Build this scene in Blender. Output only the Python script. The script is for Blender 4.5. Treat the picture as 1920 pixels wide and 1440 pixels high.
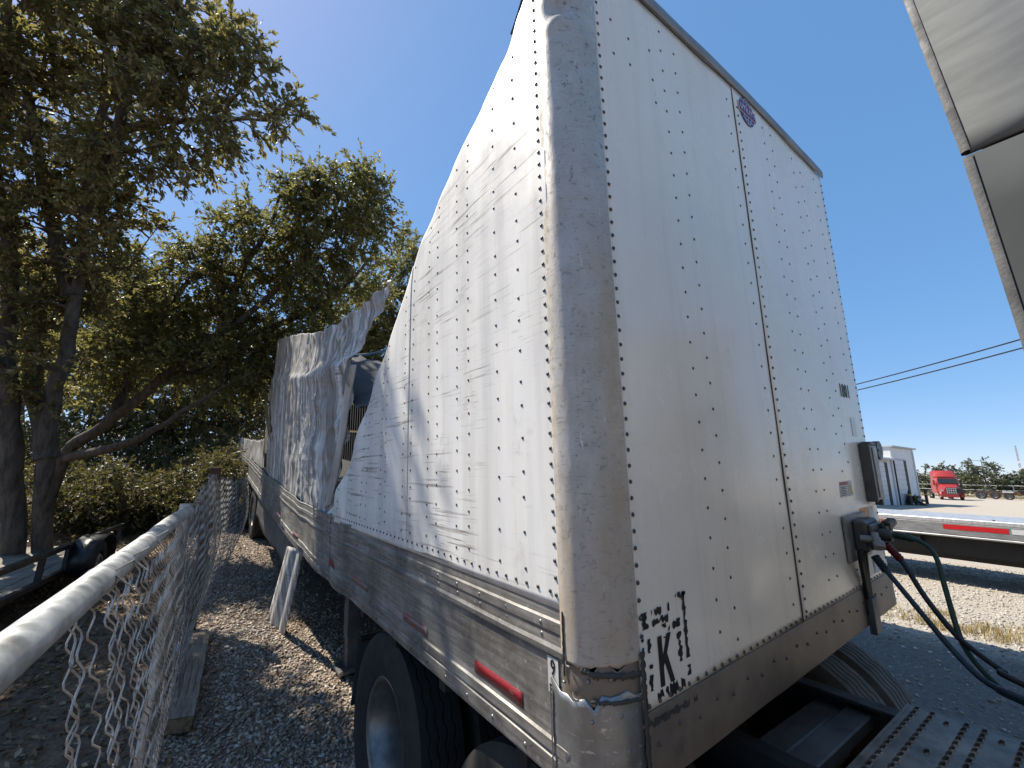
import bpy, bmesh, math, random
import numpy as np
from mathutils import Vector, Matrix, noise

random.seed(7); RNG = np.random.default_rng(7)
for o in list(bpy.data.objects): bpy.data.objects.remove(o)
scn = bpy.context.scene
COL = scn.collection
rad = math.radians

# ------------------------------------------------------------------ camera
TH = rad(3.125)            # the wrecked trailer leans this far to its left
Z0 = 1.12                  # height of the trailer's lower rail at the front corner
F_PX, PITCH, ROLL, YAW = 791.13, rad(10.357), rad(-1.382), rad(36.16)
C_LOC = np.array([-.9259, -.9009, .9172])
def _cam_axes():
    d = np.array([math.sin(YAW)*math.cos(PITCH), math.cos(YAW)*math.cos(PITCH), math.sin(PITCH)])
    r = np.array([math.cos(YAW), -math.sin(YAW), 0.]); u = np.cross(r, d)
    return d, r*math.cos(ROLL)+u*math.sin(ROLL), -r*math.sin(ROLL)+u*math.cos(ROLL)
R_TR = np.array([[math.cos(TH), 0, -math.sin(TH)], [0, 1, 0], [math.sin(TH), 0, math.cos(TH)]])
_d, _r, _u = _cam_axes()
CW = R_TR@C_LOC + np.array([0, 0, Z0]); DW, RW, UW = R_TR@_d, R_TR@_r, R_TR@_u
cam = bpy.data.cameras.new('camera'); cam_o = bpy.data.objects.new('camera', cam); COL.objects.link(cam_o)
cam.sensor_width = 36.; cam.lens = F_PX/1920*36.; cam.clip_start = .02; cam.clip_end = 6000
cam_o.matrix_world = Matrix(((RW[0], UW[0], -DW[0], CW[0]), (RW[1], UW[1], -DW[1], CW[1]), (RW[2], UW[2], -DW[2], CW[2]), (0, 0, 0, 1)))
scn.camera = cam_o
def at(px, py, t):         # a point of the place seen at this spot of the photograph, t metres deep
    return Vector(CW + t*(DW + RW*(px-960)/F_PX + UW*(720-py)/F_PX))

# ------------------------------------------------------------------ light
SUN = Vector((-.38, .62, 1.)).normalized()
SUN_EL = math.asin(SUN.z); SUN_AZ = math.atan2(SUN.x, SUN.y)
w = bpy.data.worlds.new('World'); scn.world = w; w.use_nodes = True
wn = w.node_tree; bg = wn.nodes['Background']
sky = wn.nodes.new('ShaderNodeTexSky'); sky.sky_type = 'NISHITA'; sky.sun_disc = False
sky.sun_elevation = SUN_EL; sky.sun_rotation = SUN_AZ
sky.air_density = .7; sky.dust_density = .35; sky.ozone_density = 10.; sky.altitude = 300
gm = wn.nodes.new('ShaderNodeGamma'); gm.inputs[1].default_value = .40      # the phone's soft sky gradient
hs = wn.nodes.new('ShaderNodeHueSaturation'); hs.inputs['Saturation'].default_value = 1.66
wn.links.new(sky.outputs[0], gm.inputs[0]); wn.links.new(gm.outputs[0], hs.inputs['Color'])
tn = wn.nodes.new('ShaderNodeMix'); tn.data_type = 'RGBA'; tn.blend_type = 'MULTIPLY'; tn.inputs[0].default_value = 1; tn.inputs[7].default_value = (1.08, .925, .915, 1)
wn.links.new(hs.outputs[0], tn.inputs[6]); wn.links.new(tn.outputs[2], bg.inputs[0]); bg.inputs[1].default_value = .138
sl = bpy.data.lights.new('sun', 'SUN'); sl.energy = 2.15; sl.angle = rad(.53); sl.color = (1, .93, .82)
so = bpy.data.objects.new('sun', sl); COL.objects.link(so)
so.rotation_euler = (-SUN).to_track_quat('-Z', 'Y').to_euler()
vs = scn.view_settings; vs.view_transform = 'Standard'; vs.look = 'None'; vs.exposure = 1.95; vs.gamma = 1
vs.use_curve_mapping = False
scn.cycles.max_bounces = 6; scn.cycles.diffuse_bounces = 4; scn.cycles.glossy_bounces = 3; scn.cycles.transmission_bounces = 3; scn.cycles.caustics_reflective = False; scn.cycles.caustics_refractive = False

# ------------------------------------------------------------------ helpers
def link(o, parent=None):
    COL.objects.link(o)
    if parent is not None: o.parent = parent
    return o
def tag(o, label=None, cat=None, group=None, kind=None):
    if label: o['label'] = label
    if cat: o['category'] = cat
    if group: o['group'] = group
    if kind: o['kind'] = kind
    return o
def empty(name, loc=(0, 0, 0), rot=(0, 0, 0), parent=None):
    o = bpy.data.objects.new(name, None); o.location = loc; o.rotation_euler = rot; o.empty_display_size = .2
    return link(o, parent)
class MB:
    def __init__(s): s.v = []; s.f = []
    def add(s, vs_, fs):
        n = len(s.v); s.v += [tuple(p) for p in vs_]; s.f += [tuple(i+n for i in q) for q in fs]; return s
    def box(s, x0, x1, y0, y1, z0, z1, ch=0., mtx=None):
        bm = bmesh.new(); bmesh.ops.create_cube(bm, size=1)
        for v in bm.verts: v.co = Vector(((x0+x1)/2+v.co.x*(x1-x0), (y0+y1)/2+v.co.y*(y1-y0), (z0+z1)/2+v.co.z*(z1-z0)))
        if ch: bmesh.ops.bevel(bm, geom=list(bm.edges), offset=ch, segments=1, affect='EDGES')
        if mtx is not None: bmesh.ops.transform(bm, matrix=mtx, verts=bm.verts)
        bm.verts.index_update()
        s.add([v.co[:] for v in bm.verts], [[v.index for v in f.verts] for f in bm.faces]); bm.free(); return s
    def tube(s, pts, rr, n=8, cap=True):
        pts = [Vector(p) for p in pts]; m = len(pts)
        if not hasattr(rr, '__len__'): rr = [rr]*m
        base = len(s.v); t0 = (pts[1]-pts[0]).normalized()
        a = t0.orthogonal().normalized()
        for i, p in enumerate(pts):
            t = (pts[min(i+1, m-1)]-pts[max(i-1, 0)])
            t = t.normalized() if t.length > 1e-9 else t0
            a = (a - t*a.dot(t)); a = a.normalized() if a.length > 1e-6 else t.orthogonal().normalized()
            b = t.cross(a)
            for k in range(n):
                g = 2*math.pi*k/n; q = p + (a*math.cos(g)+b*math.sin(g))*rr[i]; s.v.append(q[:])
        for i in range(m-1):
            for k in range(n):
                k2 = (k+1) % n
                s.f.append((base+i*n+k, base+i*n+k2, base+(i+1)*n+k2, base+(i+1)*n+k))
        if cap: s.f.append(tuple(base+k for k in range(n))[::-1]); s.f.append(tuple(base+(m-1)*n+k for k in range(n)))
        return s
    def grid(s, P):          # P[i][j] points
        n = len(s.v); a, b = len(P), len(P[0])
        for row in P: s.v += [tuple(p) for p in row]
        for i in range(a-1):
            for j in range(b-1): s.f.append((n+i*b+j, n+i*b+j+1, n+(i+1)*b+j+1, n+(i+1)*b+j))
        return s
    def lathe(s, prof, n=32, axis='X', c=(0, 0, 0)):   # prof: (axial, radius)
        base = len(s.v); m = len(prof); c = Vector(c)
        for a, r in prof:
            for k in range(n):
                g = 2*math.pi*k/n; p = (a, r*math.cos(g), r*math.sin(g))
                if axis == 'Z': p = (p[1], p[2], p[0])
                if axis == 'Y': p = (p[1], p[0], p[2])
                s.v.append((c+Vector(p))[:])
        for i in range(m-1):
            for k in range(n):
                k2 = (k+1) % n; s.f.append((base+i*n+k, base+i*n+k2, base+(i+1)*n+k2, base+(i+1)*n+k))
        return s
    def extrude(s, poly, axis, a0, a1):   # polygon (2d) extruded along an axis
        n = len(poly)
        def P(p, a): return {'X': (a, p[0], p[1]), 'Y': (p[0], a, p[1]), 'Z': (p[0], p[1], a)}[axis]
        s.add([P(p, a0) for p in poly]+[P(p, a1) for p in poly],
              [tuple(range(n))[::-1], tuple(range(n, 2*n))]+[(i, (i+1) % n, n+(i+1) % n, n+i) for i in range(n)]); return s
    def mesh(s, name, smooth=None):
        me = bpy.data.meshes.new(name); me.from_pydata(s.v, [], s.f); me.validate()
        bm = bmesh.new(); bm.from_mesh(me); bmesh.ops.recalc_face_normals(bm, faces=bm.faces); bm.to_mesh(me); bm.free()
        if smooth is not None:
            me.polygons.foreach_set('use_smooth', [True]*len(me.polygons)); me.set_sharp_from_angle(angle=rad(smooth))
        me.update(); return me
    def build(s, name, mat, parent=None, smooth=35):
        o = bpy.data.objects.new(name, s.mesh(name, smooth)); o.data.materials.append(MT[mat] if isinstance(mat, str) else mat)
        return link(o, parent)
def fast_mesh(name, V, Fc, mat):      # numpy arrays, faces all of one size
    me = bpy.data.meshes.new(name); k = Fc.shape[1]
    me.vertices.add(len(V)); me.vertices.foreach_set('co', V.astype(np.float32).ravel())
    me.loops.add(Fc.size); me.loops.foreach_set('vertex_index', Fc.astype(np.int32).ravel())
    me.polygons.add(len(Fc)); me.polygons.foreach_set('loop_start', np.arange(0, Fc.size, k, dtype=np.int32))
    me.update(calc_edges=True); me.materials.append(MT[mat]); return me
def inst(name, me, loc, parent=None, rot=(0, 0, 0), scale=(1, 1, 1)):
    o = bpy.data.objects.new(name, me); o.location = loc; o.rotation_euler = rot; o.scale = scale; return link(o, parent)
def lerp_tab(tab, x):
    xs = [t[0] for t in tab]; ys = [t[1] for t in tab]; return float(np.interp(x, xs, ys))
def nz(x, y=0., z=0.): return noise.noise(Vector((x, y, z)))
def solid(o, t, off=0.):
    m = o.modifiers.new('thickness', 'SOLIDIFY'); m.thickness = t; m.offset = off; return o

# ------------------------------------------------------------------ materials
MT = {}
class N:
    def __init__(s, name, rough=.6, metal=0., spec=.5):
        s.m = bpy.data.materials.new(name); s.m.use_nodes = True; s.t = s.m.node_tree
        s.b = s.t.nodes['Principled BSDF']; s.b.inputs['Roughness'].default_value = rough
        s.b.inputs['Metallic'].default_value = metal; s.b.inputs['Specular IOR Level'].default_value = spec
        s.co = s.t.nodes.new('ShaderNodeTexCoord').outputs['Object']; MT[name] = s.m
    def map(s, sc=(1, 1, 1), rot=(0, 0, 0), co=None):
        n = s.t.nodes.new('ShaderNodeMapping'); n.inputs['Scale'].default_value = sc; n.inputs['Rotation'].default_value = rot
        s.t.links.new(co or s.co, n.inputs[0]); return n.outputs[0]
    def noise(s, sc, detail=4, rough=.6, co=None):
        n = s.t.nodes.new('ShaderNodeTexNoise'); n.inputs['Scale'].default_value = sc
        n.inputs['Detail'].default_value = detail; n.inputs['Roughness'].default_value = rough
        s.t.links.new(co or s.co, n.inputs['Vector']); return n.outputs['Fac']
    def vor(s, sc, co=None, out='Distance'):
        n = s.t.nodes.new('ShaderNodeTexVoronoi'); n.inputs['Scale'].default_value = sc
        s.t.links.new(co or s.co, n.inputs['Vector']); return n.outputs[out]
    def ramp(s, fac, a, b, v0=0., v1=1.):
        n = s.t.nodes.new('ShaderNodeMapRange'); n.clamp = True
        for i, x in ((1, a), (2, b), (3, v0), (4, v1)): n.inputs[i].default_value = x
        s.t.links.new(fac, n.inputs[0]); return n.outputs[0]
    def math(s, op, a, b):
        n = s.t.nodes.new('ShaderNodeMath'); n.operation = op
        for i, x in ((0, a), (1, b)):
            if isinstance(x, (int, float)): n.inputs[i].default_value = x
            else: s.t.links.new(x, n.inputs[i])
        return n.outputs[0]
    def mix(s, fac, a, b):
        n = s.t.nodes.new('ShaderNodeMix'); n.data_type = 'RGBA'
        if isinstance(fac, (int, float)): n.inputs[0].default_value = fac
        else: s.t.links.new(fac, n.inputs[0])
        for i, x in ((6, a), (7, b)):
            if isinstance(x, tuple): n.inputs[i].default_value = (*x, 1)
            else: s.t.links.new(x, n.inputs[i])
        return n.outputs[2]
    def sep(s, k):
        n = s.t.nodes.new('ShaderNodeSeparateXYZ'); s.t.links.new(s.co, n.inputs[0]); return n.outputs[k]
    def col(s, c):
        if isinstance(c, tuple): s.b.inputs['Base Color'].default_value = (*c, 1)
        else: s.t.links.new(c, s.b.inputs['Base Color'])
        return s
    def inp(s, name, x): s.t.links.new(x, s.b.inputs[name]); return s
    def bump(s, h, strength=.3, dist=.01):
        n = s.t.nodes.new('ShaderNodeBump'); n.inputs['Strength'].default_value = strength; n.inputs['Distance'].default_value = dist
        s.t.links.new(h, n.inputs['Height']); s.t.links.new(n.outputs[0], s.b.inputs['Normal']); return s
    def rnd(s):
        g = s.t.nodes.new('ShaderNodeNewGeometry'); return g.outputs['Random Per Island']

def simple(name, c, rough=.6, metal=0., var=.25, sc=6., bump=0., dark=None):
    n = N(name, rough, metal); f = n.ramp(n.noise(sc, 6), .3, .7)
    d = dark or tuple(x*(1-var) for x in c); n.col(n.mix(f, d, c))
    n.inp('Roughness', n.ramp(n.noise(sc*2.3, 3), .3, .7, max(rough-.12, .03), min(rough+.12, 1)))
    if bump: n.bump(n.noise(sc*8, 4), bump, .004)
    return n

# front wall: aged white paint, waxy, faint yellow-brown bloom, small dark scuffs
n = N('front_paint', .2); a = n.ramp(n.noise(1.3, 5), .35, .75); c = n.mix(a, (.86, .80, .70), (.78, .70, .58))
c = n.mix(n.ramp(n.noise(9, 8, .7), .62, .78, 0, .35), c, (.40, .33, .25))
c = n.mix(n.ramp(n.noise(2., 5, .6, n.map((5, 5, 1.2))), .60, .80, 0, .3), c, (.46, .40, .32))
c = n.mix(n.ramp(n.noise(1., 6, .65, n.map((16, 16, .45))), .52, .76, 0, .20), c, (.42, .36, .29)); c = n.mix(n.ramp(n.noise(1., 4, .6, n.map((60, 60, .9))), .60, .72, 0, .15), c, (.34, .29, .23))
sc1 = n.noise(7, 3, .5, n.map((9, 9, 1.), (0, .35, 0)))
c = n.mix(n.math('MULTIPLY', n.ramp(sc1, .74, .77, 0, .8), n.ramp(n.noise(2.1, 2), .55, .65)), c, (.10, .09, .08))
c = n.mix(n.ramp(n.noise(60, 4, .7), .70, .76, 0, .5), c, (.30, .27, .23)); n.col(c)
n.inp('Roughness', n.ramp(n.noise(3, 5), .3, .7, .12, .34)); n.bump(n.noise(2.2, 3), .06, .03)
# side wall: scraped along by branches
def side_mat(name, white, streak, grime):
    n = N(name, .38); v = n.noise(1., 6, .65, n.map((1, 9, .5)))
    c = n.mix(n.ramp(v, .42, .72, 0, streak), white, (.38, .345, .30))
    h = n.noise(1., 5, .6, n.map((1, 1.6, 60), (rad(4), 0, 0))); patch = n.ramp(n.noise(1.6, 4), .44, .60)
    c = n.mix(n.math('MULTIPLY', n.ramp(h, .565, .63), n.math('MULTIPLY', patch, .85)), c, (.20, .175, .145))
    h2 = n.noise(1., 3, .5, n.map((1, 4.5, 210), (rad(-7), 0, 0)))
    c = n.mix(n.math('MULTIPLY', n.ramp(h2, .63, .68), n.math('MULTIPLY', n.ramp(n.noise(2.4, 3), .45, .6), .8)), c, (.13, .11, .09))
    c = n.mix(n.ramp(n.noise(5, 8, .7), .58, .75, 0, grime), c, (.22, .19, .155)); n.col(c)
    n.inp('Roughness', n.ramp(n.noise(4, 5), .3, .7, .28, .55)); n.bump(n.noise(1., 3, .5, n.map((3, 6, 2))), .12, .02); return n
side_mat('side_paint', (.78, .765, .725), .42, .45)
n = side_mat('torn_paint', (.74, .74, .72), .7, .7)
lk = n.b.inputs['Base Color'].links[0].from_socket
v1 = n.noise(1., 5, .6, n.map((2, 13, .35))); v2 = n.noise(1., 6, .7, n.map((2, 34, .8)))
c = n.mix(n.ramp(v1, .40, .60, 0, .85), lk, (.20, .175, .15)); c = n.mix(n.ramp(v2, .48, .61, 0, .82), c, (.12, .10, .085)); c = n.mix(n.ramp(n.noise(3., 6, .7), .58, .70, 0, .6), c, (.16, .12, .085)); n.col(c)
# bare aluminium of the corner post, with tan weathering
n = N('post_metal', .65, .2); z = n.sep(2); st = n.math('MULTIPLY', n.ramp(z, 2.15, 1.2), n.ramp(n.noise(1.6, 6, .65, n.map((3, 3, 1))), .36, .62))
c = n.mix(n.ramp(n.noise(3., 7, .7), .35, .7), (.43, .405, .37), (.60, .57, .53))
c = n.mix(n.ramp(n.noise(40, 4, .7), .58, .68, 0, .8), c, (.15, .14, .13)); c = n.mix(n.ramp(n.noise(9, 7, .75), .54, .68, 0, .4), c, (.27, .25, .23))
c = n.mix(n.ramp(n.noise(1., 3, .5, n.map((60, 60, 9), (0, rad(30), rad(20)))), .68, .72, 0, .8), c, (.75, .74, .72))
c = n.mix(st, c, (.40, .32, .23)); n.col(c); n.inp('Metallic', n.ramp(st, 0, 1, .25, .05))
c = n.mix(n.ramp(n.noise(1., 4, .55, n.map((30, 30, 160), (rad(6), rad(4), 0))), .60, .66, 0, .55), c, (.24, .22, .20)); n.col(c)
scr = n.noise(1., 4, .6, n.map((8, 40, 25), (rad(35), 0, 0))); n.inp('Roughness', n.ramp(scr, .4, .7, .42, .72))
n.bump(n.noise(1., 5, .7, n.map((30, 30, 12), (rad(30), 0, 0))), .4, .004)
# extruded lower rail: grey, oxidised, streaked along
n = N('rail_metal', .55, .35); h = n.noise(1., 7, .7, n.map((1, 2.2, 45)))
c = n.mix(n.ramp(h, .35, .68), (.16, .15, .135), (.42, .40, .37)); c = n.mix(n.ramp(n.noise(2.6, 8, .75), .42, .68, 0, .75), c, (.06, .056, .05))
c = n.mix(n.ramp(n.noise(38, 5, .75), .60, .70, 0, .7), c, (.52, .51, .48)); n.col(c)
n.inp('Roughness', n.ramp(n.noise(7, 5), .3, .7, .35, .7)); n.bump(h, .25, .004)
n = N('front_rail_metal', .5, .35); c = n.mix(n.ramp(n.noise(2.4, 7, .7), .35, .7), (.15, .125, .10), (.28, .235, .185))
c = n.mix(n.ramp(n.noise(5., 6), .60, .75, 0, .7), c, (.12, .11, .10)); n.col(c); n.bump(n.noise(25, 5), .1, .004)
n = N('patch_metal', .42, .7); c = n.mix(n.ramp(n.noise(3, 7, .7), .35, .7), (.17, .175, .175), (.40, .41, .41))
c = n.mix(n.ramp(n.noise(1., 5, .6, n.map((40, 3, 70))), .60, .68, 0, .7), c, (.65, .65, .64)); n.col(c); n.bump(n.noise(12, 6), .35, .006)
simple('sealant', (.05, .047, .042), .6, bump=.8, sc=12)
simple('cap_metal', (.30, .30, .30), .55, .5, .35, 4, .2)
simple('rivet_metal', (.10, .095, .09), .5, .4, .3, 30)
simple('rivet_bright', (.34, .34, .33), .42, .8, .5, 30)
simple('liner', (.045, .043, .04), .85, 0, .5, 5)
simple('liner_band', (.20, .16, .06), .8)
simple('roof_skin', (.085, .083, .08), .7, 0, .35, 2)
simple('dark_steel', (.035, .034, .033), .6, .3, .5, 7, .2)
simple('grey_steel', (.16, .16, .158), .55, .5, .5, 6, .2)
simple('skirt_plastic', (.14, .14, .138), .55, 0, .4, 3)
simple('rubber', (.022, .021, .020), .8, 0, .45, 8, .15)
simple('rubber_dusty', (.16, .148, .13), .9, 0, .55, 9, .15)
n = N('rim_metal', .38, .7); c = n.mix(n.ramp(n.noise(5, 6, .7), .35, .7), (.16, .155, .15), (.36, .355, .34)); n.col(n.mix(n.ramp(n.noise(2, 5), .5, .7, 0, .7), c, (.15, .12, .09)))
def reflective(name, c1, wear):
    n = N(name, .35); w_ = n.ramp(n.noise(1., 6, .75, n.map((20, 14, 60))), wear, wear+.08)
    n.col(n.mix(w_, c1, (.17, .16, .148))); n.bump(n.vor(260), .15, .002)
reflective('red_tape', (.20, .012, .017), .58); reflective('red_tape_worn', (.32, .05, .045), .44); reflective('red_tape_clean', (.42, .012, .015), .75)
reflective('white_tape', (.5, .5, .5), .62)
simple('paper_white', (.62, .61, .58), .6, 0, .2, 12); simple('ink_black', (.016, .016, .017), .5, 0, .3, 20)
simple('sticker_red', (.35, .03, .03), .5); simple('sticker_orange', (.60, .24, .02), .5); simple('sticker_yellow', (.62, .45, .04), .5)
simple('logo_blue', (.012, .04, .22), .4); simple('logo_white', (.75, .75, .75), .4); simple('logo_red', (.45, .02, .03), .4)
simple('box_metal', (.30, .29, .265), .5, .4, .35, 8, .1); simple('box_dark', (.10, .098, .092), .5, .3, .5, 9, .2)
simple('hose_blue', (.012, .035, .055), .5, 0, .4, 20); simple('hose_red', (.13, .012, .014), .5, 0, .4, 20); simple('hose_green', (.012, .05, .032), .5, 0, .4, 20); simple('hose_black', (.012, .012, .013), .5)
n = N('cab_paint', .9, 0, .08); c = n.mix(n.ramp(n.noise(2, 6), .3, .7), (.048, .052, .054), (.075, .08, .082))
scr = n.noise(1., 4, .6, n.map((3, 40, 9), (rad(40), 0, 0))); c = n.mix(n.math('MULTIPLY', n.ramp(scr, .70, .73), n.ramp(n.noise(6, 3), .55, .65)), c, (.5, .5, .5)); n.col(c); n.bump(n.noise(1.7, 3), .08, .02)
n = N('cab_paint_top', .9, 0, .08); c = n.mix(n.ramp(n.noise(1., 5, .6, n.map((2, 6, 30))), .3, .7), (.15, .157, .155), (.21, .217, .214)); n.col(c); n.bump(n.noise(30, 4), .1, .003)
simple('cab_back', (.46, .45, .43), .6, 0, .15, 2)
simple('cab_trim', (.13, .13, .125), .7, 0, .5, 15, .3)
n = N('galvanised', .45, .8); c = n.mix(n.ramp(n.noise(9, 7, .75), .36, .64), (.30, .305, .30), (.55, .56, .555)); c = n.mix(n.ramp(n.noise(3.2, 7, .75), .52, .66, 0, .7), c, (.26, .235, .20))
n.col(c); n.inp('Roughness', n.ramp(n.vor(24), .1, .7, .35, .58)); n.bump(n.noise(20, 5), .15, .003)
n = N('wire_metal', .5, .6); n.col(n.mix(n.ramp(n.noise(9, 5, .7), .42, .62), (.46, .46, .45), (.20, .175, .145)))
simple('rust_steel', (.12, .06, .038), .8, .1, .5, 6, .3)
n = N('old_timber', .85); g = n.noise(1., 6, .65, n.map((55, 3.5, 55))); c = n.mix(n.ramp(g, .35, .66), (.10, .082, .062), (.30, .255, .20)); n.col(n.mix(n.ramp(n.noise(3, 5), .5, .75, 0, .6), c, (.35, .31, .26))); n.bump(g, .7, .012)
n = N('cut_timber', .85); g = n.vor(30); n.col(n.mix(n.ramp(g, .1, .6), (.10, .06, .03), (.25, .165, .09))); n.bump(g, .4, .01)
n = N('bark', .9); g = n.noise(1., 7, .7, n.map((14, 14, 3))); n.col(n.mix(n.ramp(g, .34, .66), (.035, .027, .02), (.135, .11, .085))); n.bump(g, 1., .05)
simple('twig_bark', (.095, .072, .052), .9, 0, .5, 8)
def leaf(name, c1, c2, c3, tr=.35):
    n = N(name, .42, 0, .5); r_ = n.rnd(); c = n.mix(n.ramp(r_, 0., .55), c1, c2); c = n.mix(n.ramp(r_, .62, 1.), c, c3); n.col(c)
    t = n.t; mx = t.nodes.new('ShaderNodeMixShader'); tl = t.nodes.new('ShaderNodeBsdfTranslucent'); mx.inputs[0].default_value = tr
    t.links.new(n.mix(.5, c, (.27, .25, .06)), tl.inputs[0]); t.links.new(n.b.outputs[0], mx.inputs[1]); t.links.new(tl.outputs[0], mx.inputs[2])
    t.links.new(mx.outputs[0], t.nodes['Material Output'].inputs[0])
leaf('elm_leaf', (.10, .10, .038), (.21, .182, .072), (.45, .35, .18), .55)
leaf('elm_leaf_b', (.09, .105, .036), (.18, .18, .062), (.38, .31, .14), .55)
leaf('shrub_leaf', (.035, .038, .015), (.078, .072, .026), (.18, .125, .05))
leaf('juniper_leaf', (.06, .08, .045), (.11, .125, .07), (.17, .17, .10), .2)
leaf('dead_leaf', (.10, .058, .03), (.20, .125, .065), (.34, .25, .15), .1)
leaf('dry_grass', (.26, .19, .075), (.38, .28, .11), (.48, .38, .19), .3)
n = N('stone', .85); r_ = n.rnd(); c = n.mix(n.ramp(r_, 0, .6), (.22, .165, .12), (.44, .355, .275)); c = n.mix(n.ramp(r_, .75, 1.), c, (.56, .52, .46)); n.col(c)
n = N('stone_pale', .9); r_ = n.rnd(); c = n.mix(n.ramp(r_, 0, .6), (.30, .265, .22), (.44, .40, .34)); n.col(n.mix(n.ramp(r_, .8, 1.), c, (.60, .56, .50)))
# ground
n = N('ground_soil', .95); x = n.sep(0); y = n.sep(1)
big = n.noise(.7, 6, .6); fine = n.noise(9, 8, .7)
dirt = n.mix(n.ramp(fine, .33, .68), (.085, .058, .038), (.21, .15, .10)); dirt = n.mix(n.ramp(n.noise(30, 6, .7), .5, .7, 0, .7), dirt, (.30, .235, .165))
grav = n.mix(n.ramp(n.vor(38, None, 'Color'), .1, .9), (.13, .10, .075), (.30, .245, .19)); grav = n.mix(n.ramp(n.noise(55, 5), .6, .72, 0, .7), grav, (.40, .37, .34))
lot = n.mix(n.ramp(n.noise(26, 8, .75), .36, .64), (.29, .25, .20), (.45, .41, .35)); lot = n.mix(n.ramp(n.noise(.35, 6), .4, .7, 0, .5), lot, (.36, .30, .22)); lot = n.mix(n.ramp(n.noise(70, 4), .6, .72, 0, .6), lot, (.60, .56, .50))
xe = n.math('ADD', x, n.math('MULTIPLY', n.math('SUBTRACT', n.noise(1.6, 5), .5), 1.2))
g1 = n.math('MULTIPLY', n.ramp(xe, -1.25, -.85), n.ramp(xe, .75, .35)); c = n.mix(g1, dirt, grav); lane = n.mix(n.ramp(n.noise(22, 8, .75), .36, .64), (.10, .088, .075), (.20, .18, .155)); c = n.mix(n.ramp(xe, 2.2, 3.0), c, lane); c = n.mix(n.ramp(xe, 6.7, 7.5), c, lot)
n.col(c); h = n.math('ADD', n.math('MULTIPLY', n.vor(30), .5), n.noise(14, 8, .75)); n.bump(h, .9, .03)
# far things
simple('shed_white', (.60, .61, .62), .5, 0, .12, 1.); simple('shed_roof', (.70, .70, .69), .4, .1, .1, 1.); simple('shed_door', (.52, .54, .56), .5, 0, .12, 1.); simple('shed_dark', (.02, .02, .022), .7); simple('shed_trim', (.42, .43, .45), .5)
simple('truck_red', (.30, .028, .024), .4, 0, .12, 1.); simple('truck_glass', (.02, .025, .03), .08); simple('chrome', (.6, .6, .6), .2, .95); simple('black_paint', (.012, .012, .012), .45, 0, .4, 5)
n = N('deck_alu', .4, .6); n.col(n.mix(n.ramp(n.noise(1., 5, .6, n.map((3, 30, 3))), .35, .7), (.46, .46, .46), (.70, .70, .70)))
n = N('bed_side', .45, .5); n.col(n.mix(n.ramp(n.noise(1., 6, .7, n.map((4, 4, 20))), .35, .7), (.20, .20, .20), (.36, .36, .36)))
simple('pole_wood', (.12, .09, .065), .9); simple('mast_grey', (.35, .35, .36), .6)

# ------------------------------------------------------------------ ground
def smooth01(t): t = min(max(t, 0.), 1.); return t*t*(3-2*t)
RISE = [(-50, 0), (2.3, 0), (4, .12), (6.5, .33), (10, .60), (14, .75), (30, 1.0), (90, 1.0), (300, 0)]
def gz(x, y):
    h = lerp_tab(RISE, y)*(1-smooth01((x-2.6)/3.))*(1-smooth01((-x-40)/60))
    if -9 < x < 12 and -5 < y < 20:
        k = 1-smooth01((abs(x)-6)/4)
        h += k*(.035*nz(x*.9, y*.9, 3.1)+.012*nz(x*3.1, y*3.1, 1.7))
        h += .06*math.exp(-((x+.35)/.35)**2)*smooth01((y-3.)/1.5)         # low windrow of gravel along the trailer
    return h
def axis_pts(lo, hi, step, far):
    a = list(np.arange(lo, hi+1e-6, step)); s, p = step, hi
    while p < far: s *= 1.35; p += s; a.append(p)
    s, p = step, lo; b = []
    while p > -far: s *= 1.35; p -= s; b.append(p)
    return b[::-1]+a
xs, ys = axis_pts(-7, 10, .14, 4000), axis_pts(-3, 15, .14, 4000)
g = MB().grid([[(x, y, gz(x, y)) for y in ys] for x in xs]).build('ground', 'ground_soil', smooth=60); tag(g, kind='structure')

# ------------------------------------------------------------------ wrecked box trailer (local frame: X across the nose, Y rearwards, Z up)
TR = empty('box_trailer', (0, 0, Z0), (0, -TH, 0))
tag(TR, 'long white box trailer with torn and collapsed side wall, nose facing the camera', 'trailer')
def lw(p): return Vector(R_TR.T@(np.array(p, float)-np.array([0, 0, Z0])))       # world -> trailer frame
_D0, _R0, _U0 = _d, _r, _u
def atl(px, py, ax, val):
    D = _D0+_R0*(px-960)/F_PX+_U0*(720-py)/F_PX; t = (val-C_LOC[ax])/D[ax]; return Vector(C_LOC+D*t)
RV = []                                    # rivets: position, outward axis, material
W_T, H_T = 2.59, 2.92
XP, XS, YP, ZP, ZS = .164, 1.309, .109, .177, .48
def ztop(x): return 2.925+.045*math.sin(math.pi*min(max(x/W_T, 0), 1))
def yfront(x, z): return -.005*nz(x*1.7, z*1.1, 5.)-.0025*nz(x*4, z*3.2, 9.)-.006*math.exp(-((x-2.0)/.35)**2)*math.sin(z*9+2.*nz(x*3, z*2))*smooth01((1.1-z)/.6)
for x0, x1, dy in ((XP+.002, XS+.012, 0.), (XS-.006, W_T-.004, -.003)):
    P = [[(x, yfront(x, ZP+v*(ztop(x)-ZP))+dy, ZP+v*(ztop(x)-ZP)) for v in np.linspace(0, 1, 70)] for x in np.linspace(x0, x1, 40)]
    solid(MB().grid(P).build('front_panel', 'front_paint', TR, 60), .003, 0)
MB().box(.1, W_T-.03, .012, .045, .02, 2.9).build('front_liner', 'liner', TR)
# seam line strip
MB().box(XS-.010, XS-.0055, -.0065, -.001, ZP, 2.955).build('panel_seam', 'sealant', TR)
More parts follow.
